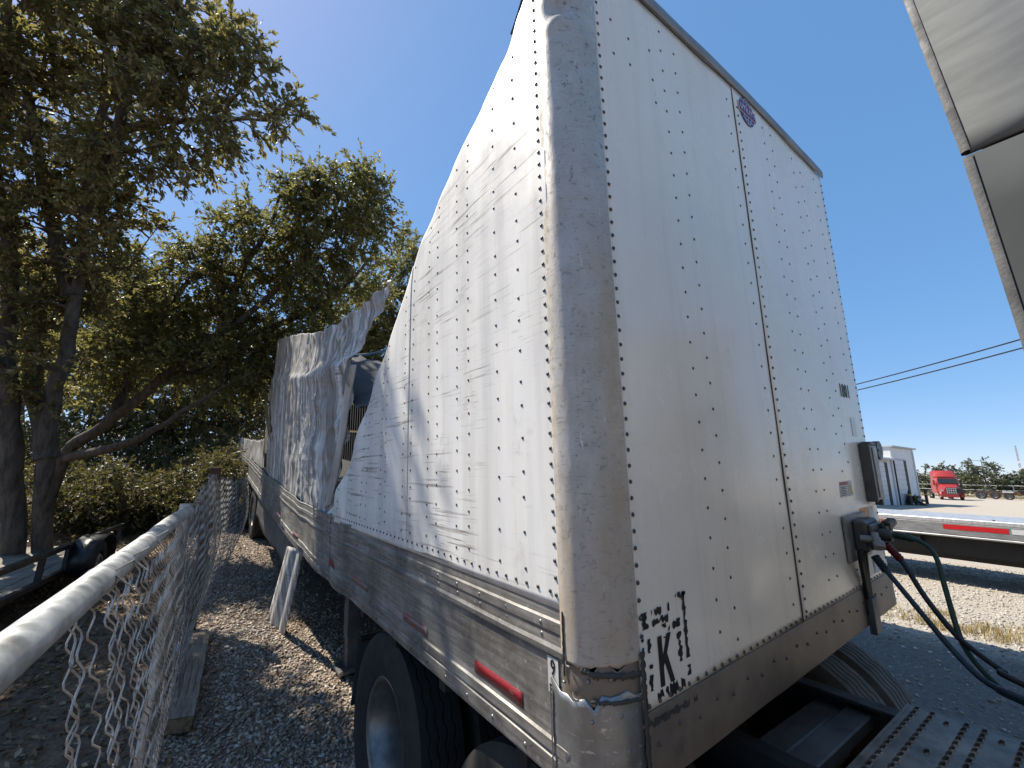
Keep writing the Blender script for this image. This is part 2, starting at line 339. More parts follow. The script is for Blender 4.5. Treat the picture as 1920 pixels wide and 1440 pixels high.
# right hand corner of the nose and right wall
MB().grid([[(W_T-.006+.03*math.sin(t)*.3, -.002+.035*(1-math.cos(t)), z) for z in np.linspace(.0, 2.93, 12)] for t in np.linspace(0, 1.57, 6)]).build('corner_trim', 'box_metal', TR)
def zb(y): return lerp_tab([(-1, 0), (2.95, 0), (4.24, .03), (5.95, .17), (7.9, .316), (10.66, .61), (16, 1.05)], y)
solid(MB().grid([[(W_T+.01, y, zb(y)+z) for z in np.linspace(0, 2.9-.35*smooth01((y-2)/1.5)*(1-smooth01((y-6)/3))-1.9*smooth01((y-13)/2), 8)] for y in np.linspace(.04, 16, 50)]).build('right_wall', 'side_paint', TR), .02)
m = MB(); m.grid([[(W_T-.07, y, zb(y)+z) for z in (.33, 2.75)] for y in np.linspace(.1, 13.2, 30)])
for y in np.arange(.3, 13., .22): m.box(W_T-.10, W_T-.075, y, y+.06, zb(y)+.34, zb(y)+2.7)
m.build('inner_wall', 'liner', TR)
for zz in (1.15, 1.95): MB().grid([[(W_T-.102, y, zb(y)+zz+k) for k in (0, .05)] for y in np.linspace(.2, 13., 30)]).build('liner_band', 'liner_band', TR)
# floor
m = MB(); 
ysf = np.linspace(.13, 15.9, 60)
m.grid([[(x, y, zb(y)+z) for x, z in ((.03, .03), (.03, .33), (2.55, .33), (2.55, .03), (.03, .03))] for y in ysf]); m.build('floor', 'dark_steel', TR)
# roof, fallen in behind the nose
TEAR = [(.09, 2.95), (.15, 2.86), (.207, 2.803), (.367, 2.661), (.619, 2.526), (.968, 2.357), (1.226, 2.196), (1.577, 1.811), (2.006, 1.47), (2.313, 1.157), (2.583, .885), (2.941, .6), (3.15, .50), (9, .5)]
def zroof(x, y):
    z = lerp_tab([(.03, 2.92), (.1, 2.85), (.9, 2.12), (2, 1.28), (2.6, 1.45), (3.4, 1.95), (5, 2.35), (7, 2.75), (9, 3.2), (16, 3.6)], y)
    if y > 2.2: z += .12*nz(x*2.2, y*1.6, 2)+.05*nz(x*6, y*4, 7)
    return z-.05*(1-smooth01(x/.4))
solid(MB().grid([[(x, y, zroof(x, y)) for x in np.linspace(.06, 2.5, 30)] for y in np.linspace(.04, 9.0, 90)]).build('roof_sheet', 'roof_skin', TR, 50), .004)
for (a, b, c2, e) in (((652, 668), .5, (724, 657), 1.5), ((668, 712), .7, (705, 690), 1.2)):
    p, q = atl(*a, 0, b), atl(*c2, 0, e); MB().tube([p, (p+q)/2+Vector((0, 0, -.02)), q], .022, 6).build('roof_bow', 'grey_steel', TR)
# loose black gasket of the roof edge standing off the torn top
pts = [(.0, y, lerp_tab(TEAR, y)+.012+.004*math.sin(y*30)) for y in np.linspace(.10, .30, 14)]
MB().tube([(x-.004-.01*math.sin(z*20), y+.01, z) for x, y, z in pts], .010, 6).build('roof_gasket', 'hose_black', TR)
# top cap
m = MB(); prof = [(-.010, -.006), (-.016, .0), (-.017, .035), (-.010, .060), (.012, .078), (.10, .085)]
m.grid([[(x, a+.004*nz(x*3, 1), ztop(x)-.004+b) for a, b in prof] for x in np.linspace(.10, W_T+.012, 40)])
solid(m.build('top_cap', 'cap_metal', TR, 50), .004, 1)
# corner post
def post_dent(t, z):
    d_ = .002*nz(t*2, z*2, 4)+.0012*nz(t*5, z*9, 1)
    d_ -= .022*math.exp(-((z-2.62)/.045)**2)*math.exp(-((t-.55)/.35)**2); d_ += .014*math.exp(-((z-2.55)/.03)**2)*math.exp(-((t-.6)/.3)**2)
    d_ -= .012*math.exp(-((z-2.78)/.05)**2)*math.exp(-((t-.3)/.3)**2); return d_
m = MB(); rows = []
for z in np.linspace(.325, 2.96, 150):
    row = []
    for t in np.linspace(0, math.pi/2, 18):
        o_ = .007+post_dent(t, z); row.append((XP-(XP+o_)*math.cos(t), YP-(YP+o_)*math.sin(t), z+(.012*nz(t*5, 3.)+.01 if z < .33 else 0)))
    rows.append(row)
for r_ in rows: r_.insert(0, (-.0065, YP+.028, r_[0][2])); r_.append((XP+.004, -.0075, r_[-1][2]))
solid(m.grid(rows).build('corner_post', 'post_metal', TR, 45), .003, -1)
# torn plates under the post
def corner_prof(off, y1):
    pr = [(-off, y1), (-off, (y1+YP)/2), (-off, YP+.01)]
    pr += [(XP-(XP+off)*math.cos(t), YP-(YP+off)*math.sin(t)) for t in np.linspace(.1, math.pi/2, 10)]
    return pr
def corner_plate(name, mat, off, y1, z0, z1, jag):
    pr = corner_prof(off, y1); m = MB(); rows = []
    for v in np.linspace(0, 1, 14):
        row = []
        for k, (x, y) in enumerate(pr):
            j = jag*nz(k*.9, z1*7)*v*v + jag*.6*nz(k*2.3, z1*5)*v; dn = .004*nz(k*.7, v*3+z0*9, 2.)
            row.append((x-dn, y-dn, z0+v*(z1-z0)+j))
        rows.append(row)
    return solid(m.grid(rows).build(name, mat, TR, 40), .003, -1)
corner_plate('corner_plate', 'patch_metal', .011, .185, -.03, .255, .035)
corner_plate('corner_band', 'front_rail_metal', .004, .14, .235, .335, .03)
def bead(pts, r, name='sealant_bead', mat='sealant', n=6):
    out, rr = [], []
    for i in range(len(pts)-1):
        for k in np.linspace(0, 1, 10, endpoint=False):
            p = Vector(pts[i]).lerp(Vector(pts[i+1]), k); s_ = i*10+k*10
            out.append(p+Vector((r*.5*nz(s_*.4, 1), r*.4*nz(s_*.4, 2), r*.9*nz(s_*.21, 3)))); rr.append(r*(.35+.9*abs(nz(s_*.5, 5))))
    MB().tube(out, rr, n).build(name, mat, TR, 70)
def smear(path, w0, mat='sealant', name='sealant_smear', seed=0., off=.0035):      # ragged band of old sealant lying on the sheet
    P = []
    for i_ in range(len(path)-1):
        for k_ in np.linspace(0, 1, 14, endpoint=False):
            p = Vector(path[i_][0]).lerp(Vector(path[i_+1][0]), k_); nrm = Vector(path[i_][1]).lerp(Vector(path[i_+1][1]), k_).normalized(); wd = Vector(path[i_][2]); s_ = i_*14+k_*14
            a_ = w0*(.35+.9*abs(nz(s_*.33, seed))+.5*abs(nz(s_*1.1, seed+3))); b_ = w0*(.35+.9*abs(nz(s_*.29, seed+7))+.5*abs(nz(s_*1.3, seed+9)))
            P.append([p+wd*q_+nrm*(off*h_) for q_, h_ in ((-b_, .1), (-b_*.55, .9+.5*nz(s_*.8, seed)), (0, 1.2+.6*nz(s_*.6, seed+2)), (a_*.55, 1.), (a_, .1))])
    MB().grid(P).build(name, mat, TR, 60)
def arcp(o_, z_, t): return ((XP-(XP+o_)*math.cos(t), YP-(YP+o_)*math.sin(t), z_), (-math.cos(t), -math.sin(t), 0), (0, 0, 1))
smear([arcp(.012, .332-.02*t, t) for t in np.linspace(.35, 1.62, 5)], .014, seed=1.); smear([arcp(.014, .258-.012*t, t) for t in np.linspace(.55, 1.60, 5)], .010, seed=4.)
smear([((XP+.004, -.016, z_), (0, -1, 0), (1, 0, 0)) for z_ in (.36, .26, .16, .06, -.03)], .016, seed=8.)
smear([((-.0135, .186, z_), (-1, 0, 0), (0, 1, 0)) for z_ in (.25, .17, .08, -.02)], .004, 'patch_metal', 'torn_edge', 2., .004)
smear([((-.0105, .124, z_), (-1, 0, 0), (0, 1, 0)) for z_ in (.47, .38, .29)], .006, seed=6.)
for k, (y, z, a, L) in enumerate(((.115, .335, .3, .04), (.12, .285, 1.0, .03), (.09, .262, .2, .045))):   # curled shreds of torn sheet
    P = []
    for i in range(7):
        u_ = i/6; th = u_*2.3
        P.append([(-.014-.02*math.sin(th)*(.6+.4*u_)+(.02 if y < .06 else 0)*1., y-L*u_*math.cos(a)*.9+j*.012*math.sin(a)*(1-u_*.6), z+L*.35*math.sin(a)*u_+j*.012*math.cos(a)*(1-u_*.6)+.004*nz(i, k)) for j in (-.5, .5)])
    solid(MB().grid(P).build('torn_shred', 'patch_metal', TR, 60), .0015)
# front lower rail
P = []
for x in np.linspace(.158, W_T+.02, 60):
    d_ = .003*nz(x*3, 1.)
    P.append([(x, .03, -.004), (x, -.010+d_, -.004), (x, -.013+d_, .012), (x, -.011+d_, .09), (x, -.012+d_, .165), (x, -.009+d_, ZP+.008), (x, -.0035, ZP+.010)])
solid(MB().grid(P).build('front_rail', 'front_rail_metal', TR, 30), .002)
# side wall sheets, torn along their top
def tear(y): return lerp_tab(TEAR, y)+.004*nz(y*11, 2.)+.0035*nz(y*31, 4.)
def dxs(y, z):
    top = lerp_tab(TEAR, y); k = smooth01((y-.4)/1.4)
    d_ = .0045*math.sin(2*math.pi*(y*2.9+.10*math.sin(z*2.1)))*k + .010*nz(y*2.2, z*.8, 3.)*k + .004*nz(y*6., z*1.3, 8.)
    e = max(0., 1-(top-z)/.34); d_ += (.012+.008*nz(y*5, z*4))*e*e*smooth01((y-.16)/.25)
    cr = smooth01((z-2.15)/.4)*smooth01((y-.13)/.08)*smooth01((1.1-y)/.5)
    d_ += cr*(.008*nz(y*6, z*3, 1.)+.004*nz(y*17+z*7, z*11, 6.)-.003)
    d_ += .03*smooth01((y-2.3)/.7)*math.sin(y*13)
    return d_*smooth01((z-ZS+.01)/.16)-.006
for y0, y1, dx in ((YP+.004, 1.365, 0.), (1.335, 3.16, -.0035)):
    P = [[(dxs(y, ZS-.01+v*(tear(y)-ZS+.01))+dx, y, ZS-.01+v*(tear(y)-ZS+.01)) for v in np.linspace(0, 1, 90)] for y in np.linspace(y0, y1, 130)]
    solid(MB().grid(P).build('side_panel', 'side_paint', TR, 60), .003)
# lower rail of the side
RP = [(.03, -.002), (-.006, -.002), (-.008, .004), (-.008, .052), (-.003, .056), (-.003, .066), (-.009, .070), (-.009, .098), (-.0015, .103), (0, .11), (0, .20), (-.0005, .33), (-.010, .336), (-.012, .352), (-.005, .362), (-.005, .398), (-.009, .402), (-.009, .43), (-.003, .436), (-.003, ZS+.004), (-.006, ZS+.008), (-.003, ZS+.014)]
def buckle(y, z): return (.02*smooth01((y-2.1)/.6)*(1-smooth01((y-2.7)/.25))*math.sin(y*6.5+z*3) + .004*nz(y*2, z*4, 2) - .012*math.exp(-((y-2.85)/.16)**2))
P = [[(x+buckle(y, z), y, z+.012*smooth01((y-2.2)/.8)*math.sin(y*7)) for x, z in RP] for y in np.linspace(YP+.006, 3.08, 130)]
solid(MB().grid(P).build('lower_rail', 'rail_metal', TR, 28), .003)
def rbuckle(y, z): return (-.012-.003*(1-smooth01((y-2.93)/.35))-.025*smooth01((y-3)/2)*math.sin(y*4.2+z*2.5)*(.5+.5*math.cos(y*1.7))+.02*nz(y*2.3, z*3, 4))/(1+max(0., y-3)*.35)
P = [[(x+rbuckle(y, z), y, zb(y)+z*1.03+.02*nz(y*1.6, 2.2)) for x, z in RP] for y in np.linspace(2.93, 15.95, 240)]
solid(MB().grid(P).build('rear_rail', 'rail_metal', TR, 28), .003)
# crumpled rear side wall: leans, folded across, hangs in vertical pleats
R_EDGE = [(.45, 3.17), (1.01, 2.86), (1.4, 2.70), (1.68, 2.56), (1.91, 2.47), (2.06, 2.26), (2.19, 1.97), (2.3, 1.90)]
TOPZ = [(1.9, 2.225), (2.3, 2.25), (2.65, 2.285), (3.4, 2.34), (4.33, 2.46), (5.3, 2.72), (6.5, 2.98), (8.2, 3.33), (9.2, 3.47)]
def foldz(y): return lerp_tab([(1.9, 1.7), (2.9, 1.76), (4.32, 1.91), (8.7, 2.61)], y)
P = []; NV, NS = 110, 230
for i in range(NV):
    v = i/(NV-1); row = []
    for j in range(NS):
        s_ = (j/(NS-1))**1.5
        z_est = .5+v*1.75; yl = lerp_tab(R_EDGE, z_est)+.012*nz(z_est*9, 3); y = yl+s_*(9.25-yl)
        z0_ = zb(y)+.47; zt = lerp_tab(TOPZ, y)+.008*nz(y*7, 1)+.02*nz(y*2.2, 5); z = z0_+v*(zt-z0_)
        fz = foldz(y); up = smooth01((z-fz)/.10)
        ple = (.028*math.sin(y*19+.8*math.sin(z*2.)+2*nz(y*1.5, z*.6))+.024*math.sin(y*41+1.5*nz(y*2, z)))*(1-.75*up)*min(1, .35+v*1.6)
        far = 1/(1+max(0., y-3)*.45)
        x = .01+(ple+.05*nz(y*.9, z*.9, 3)-.035*math.exp(-((z-fz-.03)/.10)**2)-.04*(1-up)*v)*far
        x += up*(.05+.05*nz(y*3, z*3, 8))*min(1., (z-fz)/.4)*far
        x += .02*nz(y*6, z*8, 1)*up*far+(.05*abs(nz(y*1.7+z*1.1, z*1.3-y*.6, 12.))+.045*abs(nz(y*4.1-z*2.3, z*3.1, 2.))+.03*abs(nz(y*9.3+z*3.7, z*6.1-y*2., 5.)))*far
        if y > 7.6: x += .10*smooth01((y-7.6)/1.4)
        row.append((x, y, z))
    P.append(row)
solid(MB().grid(P).build('torn_side_panel', 'torn_paint', TR, 24), .003)
# bright lining strip hanging along the torn edge, and the shredded tip
P = [[(-.02+.05*k+.01*nz(z*3, k), lerp_tab(R_EDGE, z)+.03-k*(.045-.03*abs(z-1.2))+.012*nz(z*7, k*2.), z) for k in np.linspace(0, 1, 5)] for z in np.linspace(.56, 1.72, 40)]
solid(MB().grid(P).build('torn_lining', 'paper_white', TR, 60), .003)
P = [[(-.035, lerp_tab([(1.3, 7.0), (2.3, 8.3)], z)+k*.35*math.sin((z-1.3)*2.9), z) for k in np.linspace(0, 1, 4)] for z in np.linspace(1.3, 2.35, 16)]
solid(MB().grid(P).build('foam_strip', 'liner_band', TR, 60), .008)
P = [[(.03+.02*nz(y*3, v*2), y, zb(y)+.47+v*(lerp_tab([(8.6, .6), (9.6, .5), (11, .45), (16, .4)], y)+.05*nz(y*5, 1))) for v in np.linspace(0, 1, 20)] for y in np.linspace(8.6, 15.9, 120)]
solid(MB().grid(P).build('rear_side_panel', 'torn_paint', TR, 70), .003)
# rear doors closing the box
MB().box(.02, W_T, 15.92, 15.97, 1.05, 1.85).build('rear_door', 'front_paint', TR)

# rivets
z = .24
for i in range(54): RV.append(((XP+.024, -.004, .24+.0503*i), 1, 'rivet_metal'))
for i in range(50): RV.append(((1.338, -.006, .22+.0535*i), 1, 'rivet_metal'))
for i in range(50): RV.append(((W_T-.022, -.006, .22+.0535*i), 1, 'rivet_metal'))
for xc, z0_, st in ((.625, .30, .107), (.739, .25, .107), (1.231, .27, .107), (1.652, .30, .107), (1.761, .30, .107), (2.07, .28, .107), (2.185, .33, .107), (2.43, 1.45, .107)):
    k = 0
    while z0_+st*k < ztop(xc)-.06:
        zz = z0_+st*k; k += 1
        if not (xc > 1.9 and xc < 2.3 and .30 < zz < .62) and not (2.0 < xc < 2.2 and .65 < zz < .77): RV.append(((xc+.004*nz(zz*7, xc), yfront(xc, zz)-(.003 if xc > XS else 0), zz), 1, 'rivet_metal'))
for xc, zz in ((.275, 2.52), (.27, 2.68), (.378, 2.53), (.38, 2.66), (.535, 2.55), (.53, 2.70), (.545, 2.44)): RV.append(((xc, yfront(xc, zz), zz), 1, 'rivet_metal'))
for i in range(46): RV.append(((.20+.0515*i, -.004, .200), 1, 'rivet_metal'))
for i in range(22): RV.append(((.22+.107*i, -.013, .10+.02*(i % 2)), 1, 'rivet_metal'))
for i in range(48): RV.append(((dxs(YP+.042, .51+.0495*i)-.0015, YP+.042, .51+.0495*i), 0, 'rivet_metal'))
for i in range(48): RV.append(((dxs(YP+.07+.06*i, ZS+.036)-(.005 if YP+.07+.06*i > 1.335 else .0015), YP+.07+.06*i, ZS+.036), 0, 'rivet_metal'))
for yc, st in ((.30, .107), (.456, .10), (.679, .078), (.787, .078), (.989, .078), (1.095, .078), (1.292, .078), (1.411, .078), (1.67, .078), (1.775, .078), (2.045, .078), (2.163, .078), (2.411, .078), (2.507, .078), (2.72, .078)):
    k = 0
    while .56+st*k < tear(yc)-.03:
        zz = .56+st*k+.03*((k*7+int(yc*100)) % 3)/3; k += 1; RV.append(((dxs(yc, zz)-(.0035 if yc > 1.335 else 0), yc+.004*nz(zz*9, yc), zz), 0, 'rivet_metal'))
for yc in (.23, .42, .60, .78, .96, 1.14, 1.4, 1.66, 1.92, 2.2): RV.append(((-.009, yc, .415), 0, 'rivet_bright')); RV.append(((-.005, yc, .38), 0, 'rivet_bright')); RV.append(((-.009, yc+.1, .026), 0, 'rivet_bright'))
for yc in np.arange(3.2, 6, .16): RV.append(((-.04, yc, zb(yc)+.03), 0, 'rivet_metal')); RV.append(((-.04, yc, zb(yc)+.08), 0, 'rivet_metal'))
for zz, t in ((.30, .5), (.305, .95), (.20, .55), (.21, 1.1), (.12, 1.2), (.05, 1.15)): RV.append(((XP-(XP+.010)*math.cos(t), YP-(YP+.010)*math.sin(t), zz), 1, 'rivet_bright'))
RV.sort(key=lambda q: (Vector(q[0])-Vector(C_LOC)).length)
def rivet_mb(r=.0072, h=.005):
    m = MB(); m.lathe([(0, r), (h*.55, r*.86), (h, r*.4)], 8, 'Z'); m.f.append(tuple(range(16, 24))); return m
rm = {k: rivet_mb().mesh('rivet', 60) for k in ('rivet_metal', 'rivet_bright')}
for k in rm: rm[k].materials.append(MT[k])
ROT = {0: (0, rad(-90), 0), 1: (rad(90), 0, 0)}
for p, ax, k in RV[:290]: inst('rivet', rm[k], p, TR, ROT[ax])
m = MB(); proto = rivet_mb()
for p, ax, k in RV[290:]:
    vs_ = [(p[0]-v[2], p[1]+v[1], p[2]+v[0]) if ax == 0 else (p[0]+v[0], p[1]-v[2], p[2]+v[1]) for v in proto.v]; m.add(vs_, proto.f)
tag(m.build('far_rivets', 'rivet_metal', TR, 60), kind='stuff')

# reflective strips, labels and lettering
def strip(name, mat, y0, y1, z0, z1, x=-.0035):
    P = [[(x+buckle(y, z), y, z+.012*smooth01((y-2.2)/.8)*math.sin(y*7)) for z in (z0, z1)] for y in np.linspace(y0, y1, 14)]
    return solid(MB().grid(P).build(name, mat, TR), .0015)
strip('reflective_strip', 'red_tape', .345, .65, .122, .166); strip('reflective_strip', 'red_tape_worn', 1.08, 1.37, .118, .158)
strip('reflective_strip', 'red_tape_worn', 1.97, 2.32, .122, .16); strip('reflective_strip', 'red_tape', 2.74, 3.05, .12, .17)
for y in (4.1, 5.3): solid(MB().grid([[(-.055+rbuckle(yy, .15), yy, zb(yy)+zz) for zz in (.14, .19)] for yy in np.linspace(y, y+.3, 6)]).build('reflective_strip', 'red_tape_worn', TR), .0015)
def text_mesh(txt, size, ext=.0008):
    cu = bpy.data.curves.new('txt', 'FONT'); cu.body = txt; cu.size = size; cu.extrude = ext; cu.offset = size*.008; cu.space_character = 1.12; cu.align_x = 'CENTER'; cu.align_y = 'CENTER'
    o = bpy.data.objects.new('txt', cu); COL.objects.link(o); bpy.context.view_layer.update()
    me = bpy.data.meshes.new_from_object(o.evaluated_get(bpy.context.evaluated_depsgraph_get())); bpy.data.objects.remove(o); return me
def put_text(name, txt, size, mat, loc, rot, parent, scale=(1, 1, 1)):
    me = text_mesh(txt, size); me.materials.clear(); me.materials.append(MT[mat]); return inst(name, me, loc, parent, rot, scale)
def yf(x, z): return yfront(x, z)-(.003 if x > XS else 0)-.0022
FR = (rad(90), 0, 0); SD = (rad(90), 0, rad(-90))
put_text('fleet_number', '1801', .104, 'ink_black', (2.335, min(yf(2.25, 1.3), yf(2.335, 1.3), yf(2.42, 1.3))-.0008, 1.30), FR, TR, (.78, 1.15, 1))
tag(MB().box(-.0062, -.0045, .158, .206, .225, .325).build('number_label', 'paper_white', TR), 'torn white label with a 9 on the side rail')
put_text('number', '9', .055, 'ink_black', (-.0072, .182, .295), SD, TR, (.8, 1.1, 1))
m = MB()
for z_ in (.232, .243): m.box(-.0072, -.006, .163, .20, z_, z_+.006)
m.lathe([(0, .012), (.001, .012)], 12, 'X', (-.0074, .182, .262)); m.build('label_print', 'ink_black', TR)
m = MB()
for t0, t1 in ((0, 1),): m.box(-.0095, -.0085, .245, .30, .016, .020); m.box(-.0095, -.0085, .245, .30, .036, .040); m.box(-.0095, -.0085, .245, .249, .016, .04); m.box(-.0095, -.0085, .296, .30, .016, .04)
m.build('rail_stamp', 'box_dark', TR)
# round maker's emblem
yl = min(yf(1.38, 2.87), yf(1.453, 2.8), yf(1.453, 2.93), yf(1.53, 2.87)); lg = empty('emblem', (1.453, yl, 2.868), (0, 0, 0), TR)
def disc(name, mat, r, y0, th, parent, sx=1., n=36):
    m = MB(); m.lathe([(0, .0001), (0, r), (th, r), (th, .0001)], n, 'Y'); o = m.build(name, mat, parent); o.location = (0, y0, 0); o.scale = (sx, -1, 1); return o
disc('emblem_disc', 'logo_blue', .088, 0, .002, lg, 1.0)
m = MB()
for k in (-.045, 0, .045):
    m.tube([(k*math.cos(t), -.003, .084*math.sin(t)) for t in np.linspace(-1.5, 1.5, 14)], .0018, 4)
for zz in (-.058, .058): m.tube([(-math.sqrt(.086**2-zz**2), -.003, zz), (math.sqrt(.086**2-zz**2), -.003, zz)], .0018, 4)
m.build('globe_lines', 'logo_white', lg)
MB().box(-.098, .098, -.0045, -.002, -.033, .033).build('emblem_border', 'logo_white', lg); MB().box(-.094, .094, -.006, -.004, -.029, .029).build('emblem_band', 'logo_blue', lg)
MB().box(-.094, .094, -.0066, -.0055, -.029, -.022).build('emblem_line', 'logo_red', lg); MB().box(-.094, .094, -.0066, -.0055, .022, .029).build('emblem_line', 'logo_red', lg)
put_text('emblem_lettering', 'UTILITY', .047, 'logo_white', (0, -.0072, 0), FR, lg, (.98, .95, 1))
# torn placard with the letter K
KY = min(yf(x, z) for x in (.2, .3, .42) for z in (.2, .3, .45))
pk = empty('placard', (0, 0, 0), (0, 0, 0), TR)
KP = [(0, 0), (.022, 0), (.022, .055), (.030, .068), (.055, 0), (.078, 0), (.045, .092), (.075, .15), (.052, .15), (.022, .085), (.022, .15), (0, .15)]
MB().extrude([(.262+x*.92, .232+z_*.93) for x, z_ in KP], 'Y', KY-.0012, KY).build('letter', 'ink_black', pk, None)
def torn_strip(x0, x1, z0_, z1_, seed, cover=.8, st=26, y_=None, mat='ink_black'):
    y_ = KY+.0004 if y_ is None else y_; rr = random.Random(seed); along_z = (z1_-z0_) > (x1-x0); L = (z1_-z0_) if along_z else (x1-x0); Wd = (x1-x0) if along_z else (z1_-z0_); m = MB(); run = []
    def flush():
        if len(run) > 1: m.grid([[(x0+b_, y_, z0_+a_) if along_z else (x0+a_, y_, z0_+b_) for b_ in (lo, hi)] for a_, lo, hi in run])
        run.clear()
    for i_ in range(st+1):
        a_ = L*i_/st
        if nz(a_*26, seed*3.7)+.45 < (1-cover): flush(); continue
        lo = Wd*max(0, .22+.9*nz(a_*60, seed)); hi = Wd*min(1, .82+.9*nz(a_*70, seed+5)); 
        if hi-lo > Wd*.12: run.append((a_+rr.uniform(-.3, .3)*L/st, lo, hi))
        else: flush()
    flush()
    if m.f: tag(m.build('placard_shred', mat, pk, None), kind='stuff')
for q_ in ((.402, .428, .20, .478, 1, .92), (.184, .199, .19, .41, 2, .75), (.208, .232, .235, .375, 3, .8), (.362, .390, .275, .405, 4, .75), (.243, .338, .430, .458, 5, .97), (.243, .338, .402, .428, 6, .97), (.185, .226, .405, .452, 7, .6), (.262, .395, .374, .398, 8, .62), (.243, .300, .196, .226, 9, .9), (.305, .388, .186, .232, 10, .85), (.29, .318, .36, .402, 11, .7), (.372, .43, .458, .478, 12, .85)): torn_strip(*q_)
torn_strip(.182, .43, .146, .172, 13, .93, 34, -.0145, 'box_dark')
# stickers round the air couplings
st = MB().box(1.998, 2.125, yf(2.06, 0.71)-.0022, yf(2.06, 0.71)+.001, .672, .758).build('sticker', 'paper_white', TR)
MB().box(2.002, 2.121, yf(2.06, .71)-.003, yf(2.06, .71)-.002, .738, .755).build('sticker_heading', 'sticker_red', st)
m = MB()
for z_ in np.arange(.68, .733, .009): m.box(2.006, 2.006+.105*random.uniform(.7, 1), yf(2.06, .71)-.003, yf(2.06, .71)-.002, z_, z_+.004)
m.build('sticker_text', 'box_dark', st)
s2 = MB().box(2.13, 2.19, yf(2.16, 0.71)-.0022, yf(2.16, 0.71)+.001, .672, .758).build('sticker', 'paper_white', TR); MB().extrude([(2.138, .685), (2.183, .685), (2.160, .745)], 'Y', yf(2.16, .71)-.003, yf(2.16, .71)-.002).build('warning_triangle', 'sticker_yellow', s2)
MB().box(2.27, 2.40, yf(2.33, 0.54)-.0022, yf(2.33, 0.54)+.001, .485, .59).build('sticker', 'sticker_orange', TR); MB().box(2.41, 2.50, yf(2.45, 0.54)-.0022, yf(2.45, 0.54)+.001, .485, .59).build('sticker', 'paper_white', TR)
s3 = MB().box(2.34, 2.45, yf(2.4, 0.26)-.0022, yf(2.4, 0.26)+.001, .22, .30).build('sticker', 'paper_white', TR); MB().box(2.345, 2.445, yf(2.4, .26)-.003, yf(2.4, .26)-.002, .275, .29).build('sticker_heading', 'sticker_orange', s3)
m = MB().box(2.36, 2.44, yf(2.4, 1.08)-.0022, yf(2.4, 1.08)+.001, 1.02, 1.14)
m.build('sticker', 'logo_white', TR)
# document box
db = MB().box(2.43, 2.585, -.055, -.006, .625, .965, .008).build('document_box', 'box_metal', TR)
MB().box(2.412, 2.432, -.06, -.006, .62, .975, .003).build('box_edge', 'box_dark', db); MB().box(2.47, 2.545, -.062, -.054, .64, .95, .004).build('lid_ridge', 'box_metal', db)
MB().box(2.45, 2.56, -.06, -.01, .96, .985, .006).build('lid_hinge', 'box_dark', db); MB().box(2.50, 2.53, -.06, -.02, .595, .628, .004).build('latch', 'box_dark', db)
m = MB().lathe([(0, .001), (0, .06), (.03, .06), (.03, .001)], 20, 'Y', (2.67, -.05, .93)); MB.box(m, 2.58, 2.64, -.05, -.02, .92, .94); m.build('marker_disc', 'box_dark', TR)
# air and electric coupling box
nb = MB().box(1.935, 2.29, -.022, -.006, .335, .575, .004).build('coupling_plate', 'box_metal', TR)
m = MB().box(2.02, 2.24, -.085, -.02, .385, .55, .012); m.box(2.05, 2.21, -.10, -.08, .40, .53, .008); m.build('coupling_housing', 'box_dark', nb, 30)
def gladhand(x, z_, mat, rot):
    g_ = MB(); g_.lathe([(0, .001), (0, .036), (.018, .040), (.03, .034), (.034, .001)], 18, 'Y', (0, -.03, 0)); g_.box(-.085, .005, -.035, .0, -.018, .018, .006); g_.box(-.02, .03, -.05, -.02, -.05, -.02, .006)
    g_.tube([(0, 0, 0), (0, .05, 0)], .02, 10)
    o = g_.build('gladhand', mat, nb, 40); o.location = (x, -.105, z_); o.rotation_euler = rot; return o
gladhand(2.02, .46, 'box_metal', (0, rad(-20), rad(15))); gladhand(2.24, .50, 'box_dark', (0, rad(160), rad(-10)))
MB().lathe([(0, .001), (0, .03), (.03, .034), (.06, .028), (.06, .001)], 16, 'Y', (2.15, -.16, .47)).build('plug_socket', 'box_dark', nb)
m = MB()
for k, (x0, x1) in enumerate(((1.985, 2.085), (2.00, 2.10), (2.03, 2.115), (2.07, 2.13))): m.tube([(x0, -.05, .40), (x0+.01, -.045, .33), ((x0+x1)/2+.02, -.03, .24), (x1, -.025, .13), (x1, -.02, .05)], .011, 7)
m.build('cable_bundle', 'hose_black', TR)
MB().box(2.075, 2.165, -.045, -.014, -.045, .135, .004).build('cable_channel', 'grey_steel', TR)

